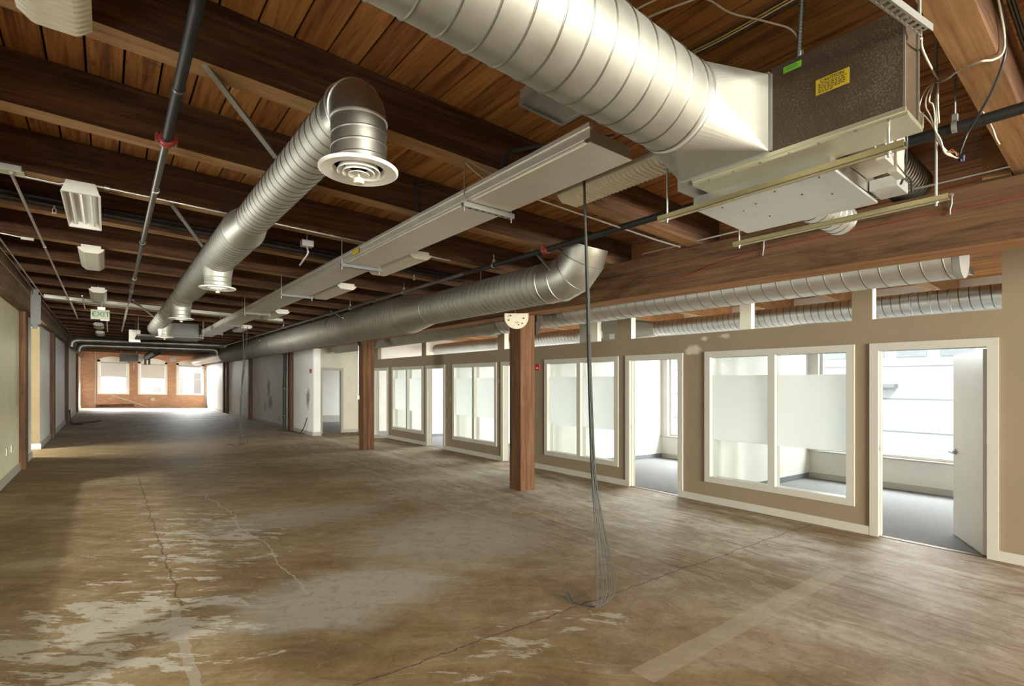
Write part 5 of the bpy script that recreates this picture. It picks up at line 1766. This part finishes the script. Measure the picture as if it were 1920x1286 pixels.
# ------------------------------------------------------------------ outdoors
MB().box(11.2, 60, -40, 80, -1.6, -1.5).build('exterior_ground', M['ground'], kind='structure')
MB().box(-40, 11.2, 38.7, 80, -1.6, -1.5).build('exterior_street', M['ground'], kind='structure')
t = thing('exterior_building', (19.0, 8.0, -1.5), 'pale panelled building across the street, seen through the open office door', 'building')
MB().box(19.0, 26.0, -14.0, 34.0, -1.5, 9.0).build('wall', M['facade'], t)
b = MB()
for y in range(-13, 34, 2):
    b.box(18.985, 19.0, y + 0.3, y + 0.33, -1.5, 9.0)
for z in (0.0, 1.0, 2.0, 3.2, 4.6, 6.0):
    b.box(18.985, 19.0, -14, 34, z, z + 0.03)
b.build('panel_joint', M['facade_line'], t)
for k in range(10):
    y = 3.0 + 1.05 * k
    MB().box(18.96, 19.0, y, y + 0.72, 2.30, 3.1).build('window', M['facade_glass'], t)
MB().box(18.6, 19.0, 4.75, 6.6, 1.36, 1.47).build('canopy', M['facade_line'], t)
t = thing('exterior_building', (2.0, 47.0, -1.5), 'pale building behind the brick wall windows', 'building')
MB().box(-14, 11.0, 47.0, 54.0, -1.5, 10.0).build('wall', M['facade'], t)
for k in range(8):
    x = -3.0 + 1.4 * k
    MB().box(x, x + 0.6, 46.97, 47.0, 0.6, 2.2).build('window', M['facade_glass'], t)

# ------------------------------------------------------------------ light
W = bpy.data.worlds.new('sky')
bpy.context.scene.world = W
W.use_nodes = True
bg = W.node_tree.nodes['Background']
bg.inputs[0].default_value = (0.86, 0.93, 1.0, 1)
bg.inputs[1].default_value = 0.9

def area(name, loc, rot, sx, sy, energy, color=(1, 1, 1)):
    l = bpy.data.lights.new(name, 'AREA')
    l.shape = 'RECTANGLE'
    l.size, l.size_y = sx, sy
    l.energy = energy
    l.color = color
    o = bpy.data.objects.new(name, l)
    o.location = loc
    o.rotation_euler = rot
    COL.objects.link(o)
    return o

sun = bpy.data.lights.new('sun', 'SUN')
sun.energy = 1.7
sun.angle = 0.05
so = bpy.data.objects.new('sun', sun)
so.rotation_euler = Vector((0.75, 0.45, -0.75)).to_track_quat('-Z', 'Y').to_euler()
COL.objects.link(so)
D = math.radians
# skylight arriving at the office side and far windows, from just outside and above them
for i in range(5):
    y0, y1 = ys[1 + 2 * i], ys[2 + 2 * i]
    v = Vector((-1.0, 0, -0.55)).to_track_quat('-Z', 'Y').to_euler()
    area('daylight_office_%d' % i, (12.6, (y0 + y1) / 2, 3.5), v, 3.0, 2.4, (820, 980, 1250, 1250, 1250)[i], (0.95, 0.98, 1.0))
area('daylight_room_beyond', (12.6, 20.0, 3.5), Vector((-1.0, 0, -0.55)).to_track_quat('-Z', 'Y').to_euler(), 3.0, 2.4, 400)
for i, (x0, x1) in enumerate(FW):
    v = Vector((0, -1.0, -0.22)).to_track_quat('-Z', 'Y').to_euler()
    area('daylight_far_%d' % i, ((x0 + x1) / 2, 40.3, 3.3), v, 1.6, 2.2, 2000, (0.98, 0.99, 1.0))
for i, (x0, x1) in enumerate(WB):
    v = Vector((0, 1.0, -0.15)).to_track_quat('-Z', 'Y').to_euler()
    area('added_fill_back_%d' % i, ((x0 + x1) / 2, YB - 1.0, 2.0), v, 2.4, 2.4, 3600, (1.0, 0.96, 0.88))  # fill lamps added outside the unseen back windows

for i, (a, c) in enumerate(WL):
    v = Vector((1.0, 0, 0.0)).to_track_quat('-Z', 'Y').to_euler()
    area('added_fill_left_%d' % i, (-2.6, (a + c) / 2, 1.5), v, 2.4, c - a, (110, 90, 80, 210)[i], (1.0, 0.95, 0.86))  # added fill for the near room, through the made-up side windows


area('added_fill_corridor', (-3.7, 14.6, 1.5), Vector((1.0, 0, 0)).to_track_quat('-Z', 'Y').to_euler(), 2.4, 1.8, 520, (1.0, 0.97, 0.9))  # lamp added outside the corridor glazing to brighten the middle floor

# ------------------------------------------------------------------ camera and view
cam = bpy.data.cameras.new('camera')
cam.sensor_width = 36.0
cam.lens = 36.0 * 950.0 / 1920.0
cam.shift_y = 72.0 / 1920.0
cam.clip_end = 200
co = bpy.data.objects.new('camera', cam)
co.location = (0, 0, 1.55)
co.rotation_euler = (D(90), 0, -math.atan(0.8))
COL.objects.link(co)
sc = bpy.context.scene
sc.camera = co
sc.view_settings.view_transform = 'Standard'
sc.view_settings.look = 'None'
sc.view_settings.exposure = 0.28
sc.view_settings.gamma = 1.0
sc.view_settings.use_curve_mapping = False
sc.cycles.use_denoising = True
sc.cycles.max_bounces = 14
sc.cycles.diffuse_bounces = 8
sc.cycles.glossy_bounces = 5
sc.cycles.transparent_max_bounces = 16
sc.cycles.transmission_bounces = 6
sc.cycles.sample_clamp_indirect = 6.0
sc.cycles.caustics_reflective = False
sc.cycles.caustics_refractive = False
